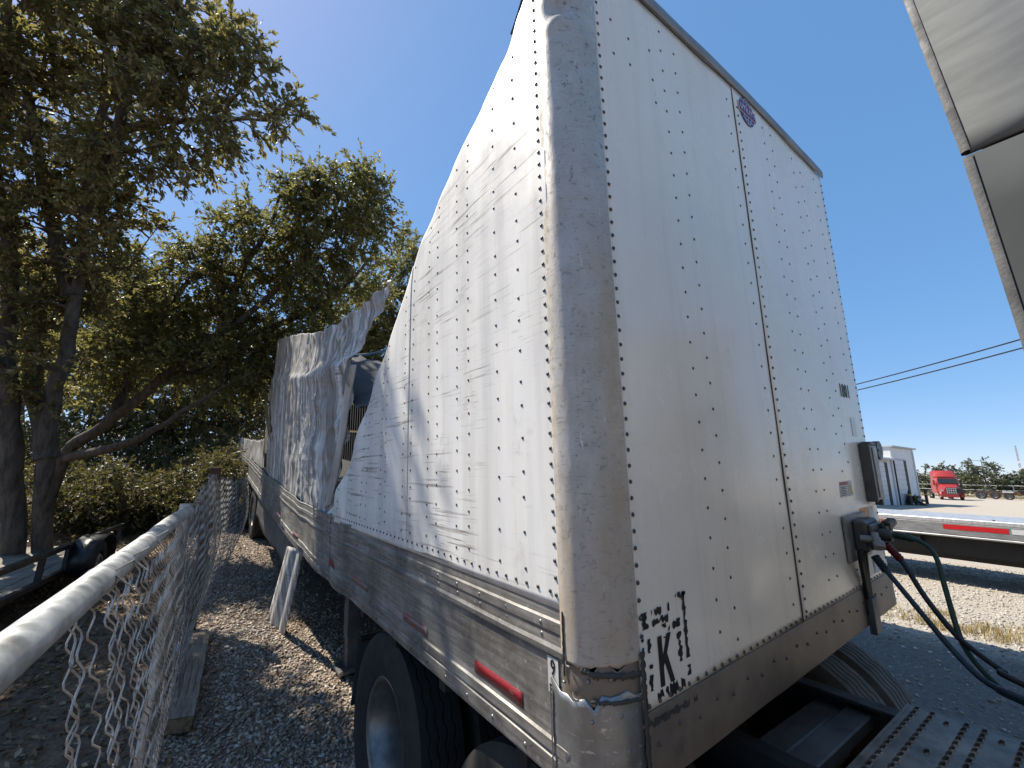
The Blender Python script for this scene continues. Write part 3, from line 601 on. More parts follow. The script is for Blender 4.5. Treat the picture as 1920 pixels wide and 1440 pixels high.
# ------------------------------------------------------------------ wheels
def tyre_mesh(name, R=.52, Wd=.28, rim=.285, mat='rubber', nth=120, tread=True):
    hw = Wd/2; pts = []
    side = [(-hw*.62, rim), (-hw*.86, rim+.012), (-hw*.98, rim+.06), (-hw*1.03, (rim+R)/2), (-hw*1.0, R-.06), (-hw*.90, R-.018)]
    cols = [(-hw*.86, R-.008, 0), ]
    tr = []
    for k in range(5):
        c0 = -hw*.84+k*hw*1.68/5; c1 = c0+hw*1.68/5
        if k: tr.append((c0-.003, R-.014, 1)); tr.append((c0+.004, R-.014, 1))
        tr.append((c0+.007 if k else c0, R, 1 if k else 0)); tr.append((c1-.006 if k < 4 else c1, R, 1 if k < 4 else 0))
    full = [(a, b, 0) for a, b in side]+cols+tr+[(hw*.86, R-.008, 0)]+[(-a, b, 0) for a, b in side[::-1]]
    nth2 = nth; V = []; F = []
    for i in range(nth2):
        th = 2*math.pi*i/nth2; zig = (.006 if (i//2) % 2 else -.006) if tread else 0
        lug = 0
        for a, b, f_ in full:
            V.append((a+zig*f_, b*math.cos(th), b*math.sin(th)))
    n_ = len(full)
    for i in range(nth2):
        for j in range(n_-1): i2 = (i+1) % nth2; F.append((i*n_+j, i2*n_+j, i2*n_+j+1, i*n_+j+1))
    m = MB(); m.add(V, F); me = m.mesh(name, 38); me.materials.append(MT[mat]); return me
def rim_mesh(name, mat='rim_metal', rim=.285, dish=.15, hw=.14):     # outer face at -x
    m = MB(); m.lathe([(-hw*.72, rim+.004), (-hw*.80, rim+.012), (-hw*.84, rim+.004), (-hw*.78, rim-.012), (-hw*.60, rim-.016), (-hw*.45, rim-.030), (dish*.2, rim-.045), (dish*.75, rim-.055), (dish*.9, rim-.08), (dish*.92, .16), (dish*.72, .145), (dish*.70, .09), (dish*.25, .085), (dish*.22, .001)], 48, 'X')
    for k in range(10):
        g_ = 2*math.pi*k/10; m.lathe([(dish*.92-.03, .001), (dish*.92-.03, .014), (dish*.92, .014)], 6, 'X', (0, .135*1.18*math.cos(g_), .135*1.18*math.sin(g_)))
    me = m.mesh(name, 40); me.materials.append(MT[mat]); return me
TYRE = tyre_mesh('tyre'); TYRE_D = tyre_mesh('tyre_dusty', mat='rubber_dusty'); RIM = rim_mesh('rim')
def dual(parent, x_out, y, zc, side, conv=lambda p: p, me=None):        # side -1 left, +1 right: outer and inner wheel
    for k, off in enumerate((.14, .47)):
        p = conv((x_out-side*off, y, zc)); rz = 0 if side < 0 else math.pi
        t = inst('tyre', me or TYRE, p, parent, (random.uniform(0, 6), 0, rz)); inst('rim', RIM, (0, 0, 0), t, (0, 0, 0 if k == 0 else math.pi))
# trailer tandem, landing gear, skirts
for y in (9.75, 10.98):
    for x_, s_ in ((.02, -1), (2.55, 1)): dual(TR, x_, y, gz(.2, y)+.52, s_, lw)
    p0, p1 = lw((.3, y, gz(.2, y)+.52)), lw((2.3, y, gz(.2, y)+.52)); MB().tube([p0, p1], .06, 10).build('axle', 'dark_steel', TR)
for x_ in (.42, 2.15):
    m = MB().box(x_-.06, x_+.06, 3.66, 3.79, -.72, .1, .006); m.box(x_-.048, x_+.048, 3.675, 3.775, -1.0, -.70, .004); m.build('landing_leg', 'grey_steel', TR)
    MB().box(x_-.13, x_+.13, 3.60, 3.85, -1.03, -.99, .008).build('landing_foot', 'rim_metal', TR)
MB().box(.36, 2.2, 3.70, 3.76, -.3, -.24).build('gear_brace', 'dark_steel', TR)
m = MB()
for y in np.arange(.4, 15.8, .6): m.box(.05, 2.5, y, y+.06, zb(y)-.10, zb(y)+.04)
tag(m.build('cross_members', 'dark_steel', TR), kind='stuff')
# side skirt: the part still up, and the section that hangs off
P = [[(.05+.02*nz(y*2, v*2), y, lerp_tab([(4.75, .0), (5.95, .16), (7.9, .30), (9.0, .43)], y)-v*lerp_tab([(4.75, .22), (5.5, .42), (7.7, .50), (9.0, .45)], y)) for v in np.linspace(0, 1, 8)] for y in np.linspace(4.75, 9.1, 50)]
solid(MB().grid(P).build('side_skirt', 'skirt_plastic', TR, 60), .012)
for y in np.linspace(5.2, 8.9, 6): MB().box(.055, .09, y, y+.05, zb(y)-.42, zb(y)).build('skirt_bracket', 'grey_steel', TR)
q = [(.03, 4.20, 1.17), (-.05, 4.72, 1.14), (-.09, 5.25, .20), (.03, 4.72, .20)]
P = []
for v in np.linspace(0, 1, 24):
    a_, b_ = Vector(q[0]).lerp(Vector(q[3]), v), Vector(q[1]).lerp(Vector(q[2]), v)
    P.append([lw(a_.lerp(b_, k)+Vector((-.012*math.sin(k*12.), 0, 0))) for k in np.linspace(0, 1, 16)])
solid(MB().grid(P).build('hanging_skirt', 'torn_paint', TR, 60), .010)

# ------------------------------------------------------------------ tractor coupled to the trailer
TC = empty('tractor_unit', (1.295, -.6, 0)); tag(TC, 'dark grey road tractor coupled under the trailer nose, with perforated deck plate', 'tractor')
TO = Vector((1.295, -.6, 0))
def sh(m): m.v = [tuple(Vector(v)-TO) for v in m.v]; return m
def tp(p): return Vector(p)-TO
for y in (.42, 1.74):
    dual(TC, .05, y, .52, -1, tp); dual(TC, 2.54, y, .52, 1, tp, TYRE_D)
    sh(MB().tube([(.3, y, .52), (2.3, y, .52)], .075, 10)).build('axle', 'dark_steel', TC)
    sh(MB().lathe([(-.2, .001), (-.2, .12), (0, .2), (.2, .12), (.2, .001)], 14, 'Y', (1.3, y, .55))).build('differential', 'dark_steel', TC)
for x_ in (.86, 1.70):
    s_ = .08 if x_ < 1.2 else -.08
    m = MB().box(x_, x_+.012, -5.2, 2.5, .70, .985); m.box(min(x_, x_+s_), max(x_, x_+s_), -5.2, 2.5, .985, .997); m.box(min(x_, x_+s_), max(x_, x_+s_), -5.2, 2.5, .69, .70)
    sh(m).build('frame_rail', 'dark_steel', TC)
for y, w_ in ((.02, .12), (1.0, .14), (2.4, .1)): sh(MB().box(.88, 1.70, y, y+w_, .72, .93, .01)).build('cross_member', 'grey_steel', TC)
sh(MB().box(.80, 1.80, .75, 1.65, 1.0, 1.10, .03)).build('fifth_wheel', 'dark_steel', TC)
sh(MB().box(.92, 1.66, -.10, .0, .90, .955, .006)).build('cross_member', 'grey_steel', TC)
m = MB(); m.tube([(1.25, .1, .85), (1.3, .3, .80), (1.2, .6, .86)], .02, 6); m.tube([(1.35, .05, .84), (1.42, .35, .78), (1.3, .7, .84)], .016, 6); sh(m).build('brake_line', 'hose_black', TC)
# perforated deck plate: real slots
m = MB(); zt = 1.012; cx_, cy_ = .0535, .050
X0, X1, Y0, Y1 = .90, 1.765, -1.18, -.215
nx, ny = int((X1-X0)/cx_), int((Y1-Y0)/cy_); cx_, cy_ = (X1-X0)/nx, (Y1-Y0)/ny
for i in range(nx):
    for j in range(ny):
        x0, y0 = X0+i*cx_, Y0+j*cy_; jj = ny-1-j
        if jj % 3 == 2 and i % 6 != 2:
            m.add([(x0, y0, zt), (x0+cx_, y0, zt), (x0+cx_, y0+cy_, zt), (x0, y0+cy_, zt)], [(0, 1, 2, 3)]); continue
        ox, oy = x0+cx_/2, y0+cy_/2; hl, hw_ = .019, .0068
        inn = [(-hl+.006, -hw_), (hl-.006, -hw_), (hl, 0), (hl-.006, hw_), (-hl+.006, hw_), (-hl, 0)]
        out = [(x0, y0), (x0+cx_, y0), (x0+cx_, oy), (x0+cx_, y0+cy_), (x0, y0+cy_), (x0, oy)]
        rim_z = .004
        vv = [(a, b, zt) for a, b in out]+[(ox+a*1.25, oy+b*1.5, zt) for a, b in inn]+[(ox+a, oy+b, zt+rim_z) for a, b in inn]+[(ox+a*.95, oy+b*.9, zt-.012) for a, b in inn]
        ff = []
        for k in range(6):
            k2 = (k+1) % 6; ff += [(k, k2, 6+k2, 6+k), (6+k, 6+k2, 12+k2, 12+k), (12+k, 12+k2, 18+k2, 18+k)]
        m.add(vv, ff)
m.box(X1, X1+.012, Y0, Y1, zt-.05, zt+.001); m.box(X0-.012, X0, Y0, Y1, zt-.05, zt+.001); m.box(X0, X1, Y1, Y1+.012, zt-.05, zt+.001)
n = N('deck_plate', .5, .45); c = n.mix(n.ramp(n.noise(7, 7, .7), .35, .65), (.10, .094, .085), (.24, .22, .19)); n.col(n.mix(n.ramp(n.noise(3.5, 6, .7), .55, .72, 0, .8), c, (.27, .25, .22))); n.bump(n.noise(60, 3), .3, .003)
sh(m).build('deck_plate', 'deck_plate', TC, 40)
sh(MB().box(.9, 1.76, -1.16, -.25, .80, .82)).build('deck_pan', 'dark_steel', TC)
# frame-end step left of the deck and mud flap
sh(MB().box(.52, .86, -.9, .02, .70, .93, .02)).build('battery_box', 'dark_steel', TC)
P = [[(.10+.02*k, 2.40+.04*v*v, .80-.40*v) for k in (0, 13, 24)] for v in np.linspace(0, 1, 6)]
solid(sh(MB().grid(P)).build('mud_flap', 'rubber', TC), .012)
sh(MB().tube([(.12, 2.42, .82), (.9, 2.40, .82)], .02, 8)).build('flap_bracket', 'dark_steel', TC)
# cab: sleeper body with side extenders
def cab_prof(z):         # half width of the cab at height z
    return 1.19-.10*smooth01((z-2.6)/1.5)
m = MB(); P = []
for z in (.75, 1.2, 2.0, 2.6, 2.9, 3.1, 3.2):
    hw_ = cab_prof(z)-(.25 if z > 3.15 else 0); yb = -1.45; yf = -3.3+max(0, z-2.2)*.8
    P.append([(1.295-hw_+.12, yb, z), (1.295-hw_, yb-.12, z), (1.295-hw_, yf, z), (1.295-hw_+.35, yf-.4, z), (1.295+hw_-.35, yf-.4, z), (1.295+hw_, yf, z), (1.295+hw_, yb-.12, z), (1.295+hw_-.12, yb, z), (1.295-hw_+.12, yb, z)])
m.grid(P); n0 = len(P[0]); b = (len(P)-1)*n0; m.f.append(tuple(b+k for k in range(n0-1)))
sh(m).build('sleeper_body', 'cab_paint', TC, 40)
m = MB(); P = []
for y, hw_, z1 in ((-3.9, 1.05, 2.1), (-4.6, 1.0, 1.95), (-5.6, .92, 1.75), (-6.0, .8, 1.5)):
    P.append([(1.295-hw_, y, .8), (1.295-hw_, y, z1-.25), (1.295-hw_+.3, y, z1), (1.295+hw_-.3, y, z1), (1.295+hw_, y, z1-.25), (1.295+hw_, y, .8)])
m.grid(P); m.f.append((18, 19, 20, 21, 22, 23)); sh(m).build('hood', 'cab_paint', TC, 40)
for s_ in (-1, 1): 
    t = inst('tyre', TYRE, tp((1.295+s_*1.05, -5.2, .52)), TC, (0, 0, 0 if s_ < 0 else math.pi)); inst('rim', RIM, (0, 0, 0), t)
sh(MB().box(.28, 2.31, -1.449, -1.43, 1.05, 3.12, .006)).build('rear_wall', 'cab_back', TC)  # out of view; pale colour chosen to bounce light onto the trailer nose
# left extender: lower and upper panel with a gap, rubber trim on the trailing edge
def ext_edge(z): return lerp_tab([(.9, -.890), (2.2, -.852), (2.6, -.834), (3.0, -.804), (3.6, -.76), (4.0, -.78)], z)
for xs_, nm in ((0, 'left'), (1, 'right')):
    def X_(x): return x if xs_ == 0 else 2*1.295-x
    for (z0_, z1_, mat) in ((.95, 2.583, 'cab_paint'), (2.592, 3.25, 'cab_paint_top')):
        P = []
        for z in np.linspace(z0_, z1_, 16):
            P.append([(X_(.105+.16*smooth01((z-2.55)/1.0)**1.2*.9+.05*(k**3)), ext_edge(z)-.012+k*(-1.55-ext_edge(z)+.012), z) for k in np.linspace(0, 1, 8)])
        solid(sh(MB().grid(P)).build('cab_extender', mat, TC, 60), .014, 0)
    sh(MB().box(min(X_(.119), X_(.135)), max(X_(.119), X_(.135)), -1.15, -.86, 2.54, 2.64)).build('seam_backing', 'black_paint', TC)
    for (z0_, z1_) in ((.95, 2.582), (2.593, 3.25)):
        P = []
        for z in np.linspace(z0_, z1_, 24):
            xo = .105+.16*smooth01((z-2.55)/1.0)**1.2*.9; ye = ext_edge(z)
            P.append([(X_(xo+a), ye+b_, z) for a, b_ in ((-.0085, -.013), (-.009, -.006), (-.005, .0), (.004, .0), (.009, -.006), (.009, -.013))])
        sh(MB().grid(P)).build('edge_trim', 'cab_trim', TC, 50)

# ------------------------------------------------------------------ air and electric lines
def cat_rom(pts, k=8):
    P = [Vector(p) for p in pts]; P = [P[0]*2-P[1]]+P+[P[-1]*2-P[-2]]; out = []
    for i in range(1, len(P)-2):
        for t in np.linspace(0, 1, k, endpoint=False):
            a, b, c_, d_ = P[i-1], P[i], P[i+1], P[i+2]
            out.append(.5*((2*b)+(c_-a)*t+(2*a-5*b+4*c_-d_)*t*t+(3*b-a-3*c_+d_)*t**3))
    out.append(P[-2]); return out
def wl(p): return Vector(R_TR@np.array(p, float)+np.array([0, 0, Z0]))
def hose(name, label, mat, px, grip_n, r=.0125):
    pts = cat_rom([wl(atl(a, b, 0, x_)) for a, b, x_ in px]+[Vector((1.55, -1.2, 1.10)), Vector((1.45, -1.47, 1.35))], 8)
    root = empty(name, pts[0]); tag(root, label, 'hose')
    loc = [p-pts[0] for p in pts]
    MB().tube(loc, r, 10).build('hose_line', 'hose_black' if mat == 'hose_red' else mat, root)
    gl = loc[:grip_n]; rr = [r*(1.75 if i % 2 else 1.45) for i in range(len(gl))]; rr[-1] = r*1.2
    MB().tube(gl, rr, 10).build('hose_grip', mat, root); return root
hose('air_hose', 'dark blue air hose leaving the nearer coupling on the trailer nose', 'hose_blue', [(1640, 1042, 2.06), (1655, 1062, 2.05), (1672, 1082, 2.03), (1720, 1140, 1.97), (1780, 1212, 1.9), (1835, 1268, 1.82), (1880, 1296, 1.76), (1920, 1312, 1.7)], 14)
hose('air_hose', 'air hose with dark red grip, hanging from the trailer nose coupling', 'hose_red', [(1660, 1020, 2.17), (1680, 1040, 2.16), (1698, 1062, 2.14), (1735, 1120, 2.06), (1790, 1188, 1.97), (1830, 1222, 1.9), (1880, 1258, 1.82), (1920, 1284, 1.76)], 14)
hose('electric_cable', 'green electric cable arching from the plug on the trailer nose', 'hose_green', [(1645, 1002, 2.20), (1690, 1006, 2.19), (1730, 1018, 2.17), (1755, 1045, 2.13), (1773, 1105, 2.06), (1795, 1180, 1.98), (1818, 1228, 1.92), (1870, 1285, 1.82), (1920, 1318, 1.74)], 14, .011)

# ------------------------------------------------------------------ second box trailer, unseen, added to shade the lane; only its shadow shows
PT = empty('shade_trailer', (3.3, 1.9, 0)); tag(PT, 'unseen white box trailer added behind the wrecked one to cast shade on the lane', 'trailer')
MB().box(0, 2.6, 0, 14, 1.35, 4.1, .03).build('body', 'side_paint', PT); MB().box(-.012, 2.612, -.012, 14.01, 1.1, 1.34, .01).build('lower_rail', 'rail_metal', PT)
for y in (11., 12.3):
    for x_, s_ in ((.05, -1), (2.55, 1)): dual(PT, x_, y, .52, s_)
for x_ in (.4, 2.1): MB().box(x_, x_+.12, 2.6, 2.72, .02, 1.1).build('landing_leg', 'grey_steel', PT)
# ------------------------------------------------------------------ flatbed trailer beyond
FB = empty('flatbed_trailer', (11.45, 1.0, 0)); tag(FB, 'low flatbed trailer with pale aluminium deck and red reflective strip, beside the trailer nose', 'trailer')
FB.rotation_euler = (0, 0, rad(-6.5)); FB.scale = (1.05, 1.28, 1.28)
zd = 1.0156
for k in range(12): MB().box(.05+k*.2, .05+k*.2+.19, -6, 9, zd-.03, zd-.004*(k % 2)).build('deck_plank', 'deck_alu', FB)
MB().box(-.02, .045, -6, 9, zd-.05, zd+.006, .006).build('side_rail', 'deck_alu', FB)
MB().box(-.012, .05, -6, 9, zd-.24, zd-.055, .01).build('side_beam', 'bed_side', FB)
MB().box(-.03, .04, -6, 9, zd-.275, zd-.245, .008).build('rub_rail', 'bed_side', FB)
for y, mt_ in ((-.51, 'red_tape_clean'), (-.78, 'white_tape'), (.86, 'red_tape_worn')): MB().box(-.017, -.0125, y, y+(.70 if 'clean' in mt_ else .24), zd-.155, zd-.085).build('reflective_strip', mt_, FB)
for x_ in (.75, 1.7): MB().box(x_, x_+.14, -6, 9, zd-.68, zd-.24).build('main_beam', 'black_paint', FB)
for y in np.arange(-5.5, 9, 1.2): MB().box(.0, 2.4, y, y+.08, zd-.42, zd-.24).build('cross_beam', 'black_paint', FB)
MB().box(.15, .19, -6, 9, zd-.55, zd-.27).build('inner_beam', 'black_paint', FB)
for y in (-.35, -1.15): MB().lathe([(0, .012), (.02, .02), (.025, .001)], 10, 'Z', (.16, y, zd)).build('deck_bolt', 'grey_steel', FB)
m = MB().lathe([(0, .001), (0, .07), (.04, .09), (.05, .001)], 14, 'Z', (.1, -1.0, zd-.69)); m.box(.08, .12, -1.02, -.98, zd-.65, zd-.5); m.build('under_lamp', 'black_paint', FB)
for y in (6.2, 7.5):
    for x_ in (.3, 2.1): t = inst('tyre', TYRE, (x_, y, .52/1.28), FB, (0, 0, 0), (.95, .78, .78)); inst('rim', RIM, (0, 0, 0), t)
for x_ in (.7, 1.75): MB().box(x_, x_+.12, -3.2, -3.08, .02, zd-.3).build('landing_leg', 'dark_steel', FB)

# ------------------------------------------------------------------ chain link fence on the left
FO = Vector((-1.05, 1.5, 0)); FN = empty('chain_link_fence', FO); tag(FN, 'sagging chain link fence with galvanised top pipe, close on the left', 'fence')
A_, B_ = at(0, 1240, .55), at(300, 998, 1.76); dp = (B_-A_).normalized()
pts = [A_-dp*1.3, A_, A_.lerp(B_, .5)+Vector((0, 0, .002)), B_, at(322, 978, 1.98), at(352, 958, 2.45)]
pr = []
for i in range(len(pts)-1):
    for k in np.linspace(0, 1, 6, endpoint=False): pr.append(pts[i].lerp(pts[i+1], k)-FO)
pr.append(pts[-1]-FO)
MB().tube(pr, [.0305*(1+.02*nz(i*.5)) for i in range(len(pr))], 24).build('top_rail', 'galvanised', FN, 50)
MB().tube([at(296, 1000, 1.75)-FO, at(324, 977, 2.0)-FO], .0325, 24).build('rail_sleeve', 'galvanised', FN, 50)
XT = [(-.6, -1.22), (.25, -1.155), (2., -1.015), (3.4, -.93), (5, -.84), (7.5, -.42), (9, -.2)]
ZT = [(-.6, 1.73), (.25, 1.685), (2., 1.70), (3., 1.79), (4.6, 1.90), (7.5, 1.84), (9, 1.9)]
def fpt(y, v, amp=0., seed=0.):
    xt, zt_ = lerp_tab(XT, y), lerp_tab(ZT, y); zbm = gz(-1, y)+.03
    x = xt+(.10+.03*math.sin(y*1.7))*math.sin(math.pi*min(v*1.05, 1))-.02*v; z = zt_+(zbm-zt_)*v
    near = amp
    return Vector((x+.02*nz(y*3, v*4, 1)+near*.05*nz(v*6, seed, 3.), y+near*.10*nz(v*5, seed, 7.)+.02*nz(v*2.5, y*1.5, 9.), z+.012*nz(y*5, v*9, 5)))
pitch, half = .036, .0365
def wire(y0, v0=0., v1=1., amp=0., seed=0., r=.0019, nside=5):
    H = lerp_tab(ZT, y0)-gz(-1, y0); nseg = int(H*(v1-v0)/half); P = []
    for k in range(nseg+1):
        v = v0+(v1-v0)*k/nseg; side = k % 2
        y = y0+pitch*(1.04 if side else -.04)*(1+amp*.5*nz(seed, v*4)); dx = .0035*(1 if side else -1)
        if 1: 
            p = fpt(y, v, amp, seed); q_ = Vector((dx, 0, 0))
            P.append(p+q_-FO)
    P2 = []
    for i, p in enumerate(P):                      # soften each bend a little
        if 0 < i < len(P)-1:
            P2.append(p.lerp(P[i-1], .16)); P2.append(p.lerp(P[i+1], .16))
        else: P2.append(p)
    if v0 == 0:                                    # twisted barb above the rail
        P2.insert(0, P2[0]+Vector((random.uniform(-.02, .02), random.uniform(-.015, .015), .03)))
    MB().tube(P2, r, nside).build('wire', 'wire_metal', FN, 60)
random.seed(3); y = .34; k = 0
while y < 5.3:
    amp = max(0., 1-(y-.34)/.75); ns = 6 if y < 1.6 else 4
    wire(y, 0. if random.random() < .9 else .04, 1., amp*.9, k*1.7, .0020, ns); y += pitch*(1+.5*amp); k += 1
m_far = MB(); yy = y
while yy < 8.6:
    P = []
    H = lerp_tab(ZT, yy)-gz(-1, yy); nseg = int(H/half)
    ph = random.uniform(-.6, .6)/nseg
    for q_ in range(nseg+1): P.append(fpt(yy+pitch*(q_ % 2)+random.uniform(-.004, .004), q_/nseg+ph)+Vector((.003*(1 if q_ % 2 else -1), 0, 0))-FO)
    m_far.tube(P, .0019, 3, False); yy += pitch
tag(m_far.build('far_wires', 'wire_metal', FN, 60), kind='stuff')
for k, (px, t) in enumerate((((105, 1182), .90), ((168, 1118), 1.08), ((255, 1045), 1.45), ((290, 1005), 1.72))):      # tie wires round the rail
    c0 = at(*px, t); s_ = (c0-A_).dot(dp); cc = A_+dp*s_; a_ = Vector((dp.y, -dp.x, 0)).normalized(); b_ = dp.cross(a_)
    P = [cc+(a_*math.cos(g_)+b_*math.sin(g_))*.0315+dp*.02*g_/5-FO for g_ in np.linspace(-.4, 5.6, 16)]; P.append(P[-1]+a_*.03+Vector((0, .01, .02))); P.insert(0, P[0]+a_*.035-Vector((0, 0, .03)))
    MB().tube(P, .0022, 5).build('tie_wire', 'wire_metal', FN, 60)
for k, L in enumerate(((( -.02, .30), (.03, .42), (-.04, .5), (.02, .62)), ((.05, .36), (-.03, .46), (.04, .52), (.0, .70), (.03, .8)), ((.10, .2), (.0, .4), (-.06, .55), (.02, .75)))):   # loose bent strands near the torn end
    P = cat_rom([fpt(.25+.06*k+dy, v)-FO+Vector((.03*k-.03, 0, 0)) for dy, v in L], 6); MB().tube(P, .0021, 6).build('loose_strand', 'wire_metal', FN, 60)
# posts
c0 = at(404, 884, 5.0); gp = gz(c0.x, c0.y)
MB().box(c0.x-.055-FO.x, c0.x+.055-FO.x, c0.y-.05-FO.y, c0.y+.05-FO.y, gp-.1, c0.z+.05, .008).build('fence_post', 'rust_steel', FN)
p1 = pts[-1]; MB().tube([Vector((p1.x-.01, p1.y, gz(p1.x, p1.y)-.1))-FO, Vector((p1.x-.01, p1.y, p1.z+.04))-FO], .032, 16).build('fence_post', 'galvanised', FN, 50)
MB().tube([Vector((-1.26, -1.9, -.1))-FO, Vector((-1.26, -1.9, 1.8))-FO], .032, 16).build('fence_post', 'galvanised', FN, 50)

# ------------------------------------------------------------------ timber, scrap, utility trailer
TB = empty('timber_beam', (-.79, 4.15, 0)); TB.location.z = gz(-.79, 4.15)+.035; TB.rotation_euler = (rad(3.), rad(4), rad(-3.5)); tag(TB, 'weathered sawn timber beam lying on the gravel beside the fence', 'timber')
m = MB(); P = []
for y in np.linspace(-.86, .78, 40):
    e = .006*nz(y*5, 1); P.append([(x+.003*nz(y*9, x*20)+e, y+(.03*nz(x*30, z*30) if y > .7 else 0), z+.003*nz(y*7, x*30, z*30)) for x, z in ((-.085, 0), (-.088, .05), (-.08, .098), (-.03, .100), (.03, .099), (.08, .098), (.087, .05), (.085, 0), (-.085, 0))])
m.grid(P).build('beam_body', 'old_timber', TB, 40)
MB().box(-.082, .082, -.868, -.857, .003, .095, .003).build('cut_end', 'cut_timber', TB)
for k in range(3): MB().tube([(-.05+.045*k, -.7+.1*k, .1005), (-.045+.045*k, -.35+.12*k, .1008), (-.055+.045*k, .1, .1005)], .0016, 4).build('split', 'dark_steel', TB)
P = [[(-.93+u_*.10, 4.62+v*.30, gz(-.9, 4.7)+.05+.03*math.sin(u_*3+v)+.02*nz(u_*3, v*3)) for u_ in np.linspace(0, 1, 6)] for v in np.linspace(0, 1, 8)]
tag(solid(MB().grid(P).build('metal_scrap', 'paper_white'), .003), 'small pale torn sheet metal scrap beside the timber beam', 'scrap')
UT = empty('utility_trailer', (-2.15, 7.3, gz(-2.15, 7.3))); UT.rotation_euler = (0, 0, rad(-6)); tag(UT, 'low black utility trailer parked in the shade behind the fence', 'trailer')
for x_ in (0., -1.9):
    for z_ in (.60, .30): MB().box(x_-.03, x_+.03, -3.2, 2.0, z_-.03, z_+.03, .004).build('side_rail', 'black_paint', UT)
    for y in (-3.1, -2.1, -1.1, -.35, .9, 1.9): MB().box(x_-.025, x_+.025, y, y+.05, .30, .60).build('rail_post', 'black_paint', UT)
m = MB()
for k in range(9): MB().box(-1.86+k*.205, -1.86+k*.205+.195, -3.2, 2.0, .27, .30).build('floor_board', 'old_timber', UT)
P = [[(x_, .40*math.cos(t)*1.15, .28+.40*max(math.sin(t), 0)**.6) for x_ in (.04, .30)] for t in np.linspace(0, math.pi, 14)]
solid(MB().grid(P).build('fender', 'black_paint', UT, 60), .006)
MB().box(.035, .045, -.46, .46, .25, .62).build('fender_side', 'black_paint', UT)
t = inst('tyre', TYRE, (.17, 0, .30), UT, (0, 0, 0), (.6, .58, .58)); inst('rim', RIM, (0, 0, 0), t)
MB().tube([(-.95, -3.2, .28), (-.95, -4.3, .3)], .04, 8).build('drawbar', 'black_paint', UT)

# ------------------------------------------------------------------ trees
def leaf_arrays(P, Dr, size, asp=.42):
    n_ = len(P); s_ = size*RNG.uniform(.65, 1.3, n_)[:, None]
    D = Dr+RNG.normal(0, .55, (n_, 3)); D[:, 2] -= .25; D /= np.linalg.norm(D, axis=1)[:, None]+1e-9
    Nn = RNG.normal(0, .6, (n_, 3)); Nn[:, 2] += .75; S = np.cross(D, Nn); S /= np.linalg.norm(S, axis=1)[:, None]+1e-9
    U = np.cross(S, D); V = np.empty((n_, 4, 3))
    V[:, 0] = P; V[:, 1] = P+D*s_*.48+S*s_*asp*.5+U*s_*.07; V[:, 2] = P+D*s_; V[:, 3] = P+D*s_*.48-S*s_*asp*.5+U*s_*.07
    b = (np.arange(n_)*4)[:, None]; F = np.concatenate([b+np.array([[0, 1, 2]]), b+np.array([[0, 2, 3]])], 0)
    return V.reshape(-1, 3), F
def sample_blobs(blobs, n_, shell=.45):
    vol = np.array([b[2][0]*b[2][1]*b[2][2] if hasattr(b[2], '__len__') else b[2]**3 for b in blobs])**.85; vol = vol/vol.sum(); out = []
    for b, q_ in zip(blobs, vol):
        k = max(3, int(round(n_*q_))); d_ = RNG.normal(0, 1, (k, 3)); d_ /= np.linalg.norm(d_, axis=1)[:, None]
        r_ = RNG.uniform(0, 1, k)**shell; rd = np.array(b[2] if hasattr(b[2], '__len__') else (b[2],)*3)
        out.append(np.array(b[0])+d_*r_[:, None]*rd)
    return np.concatenate(out)
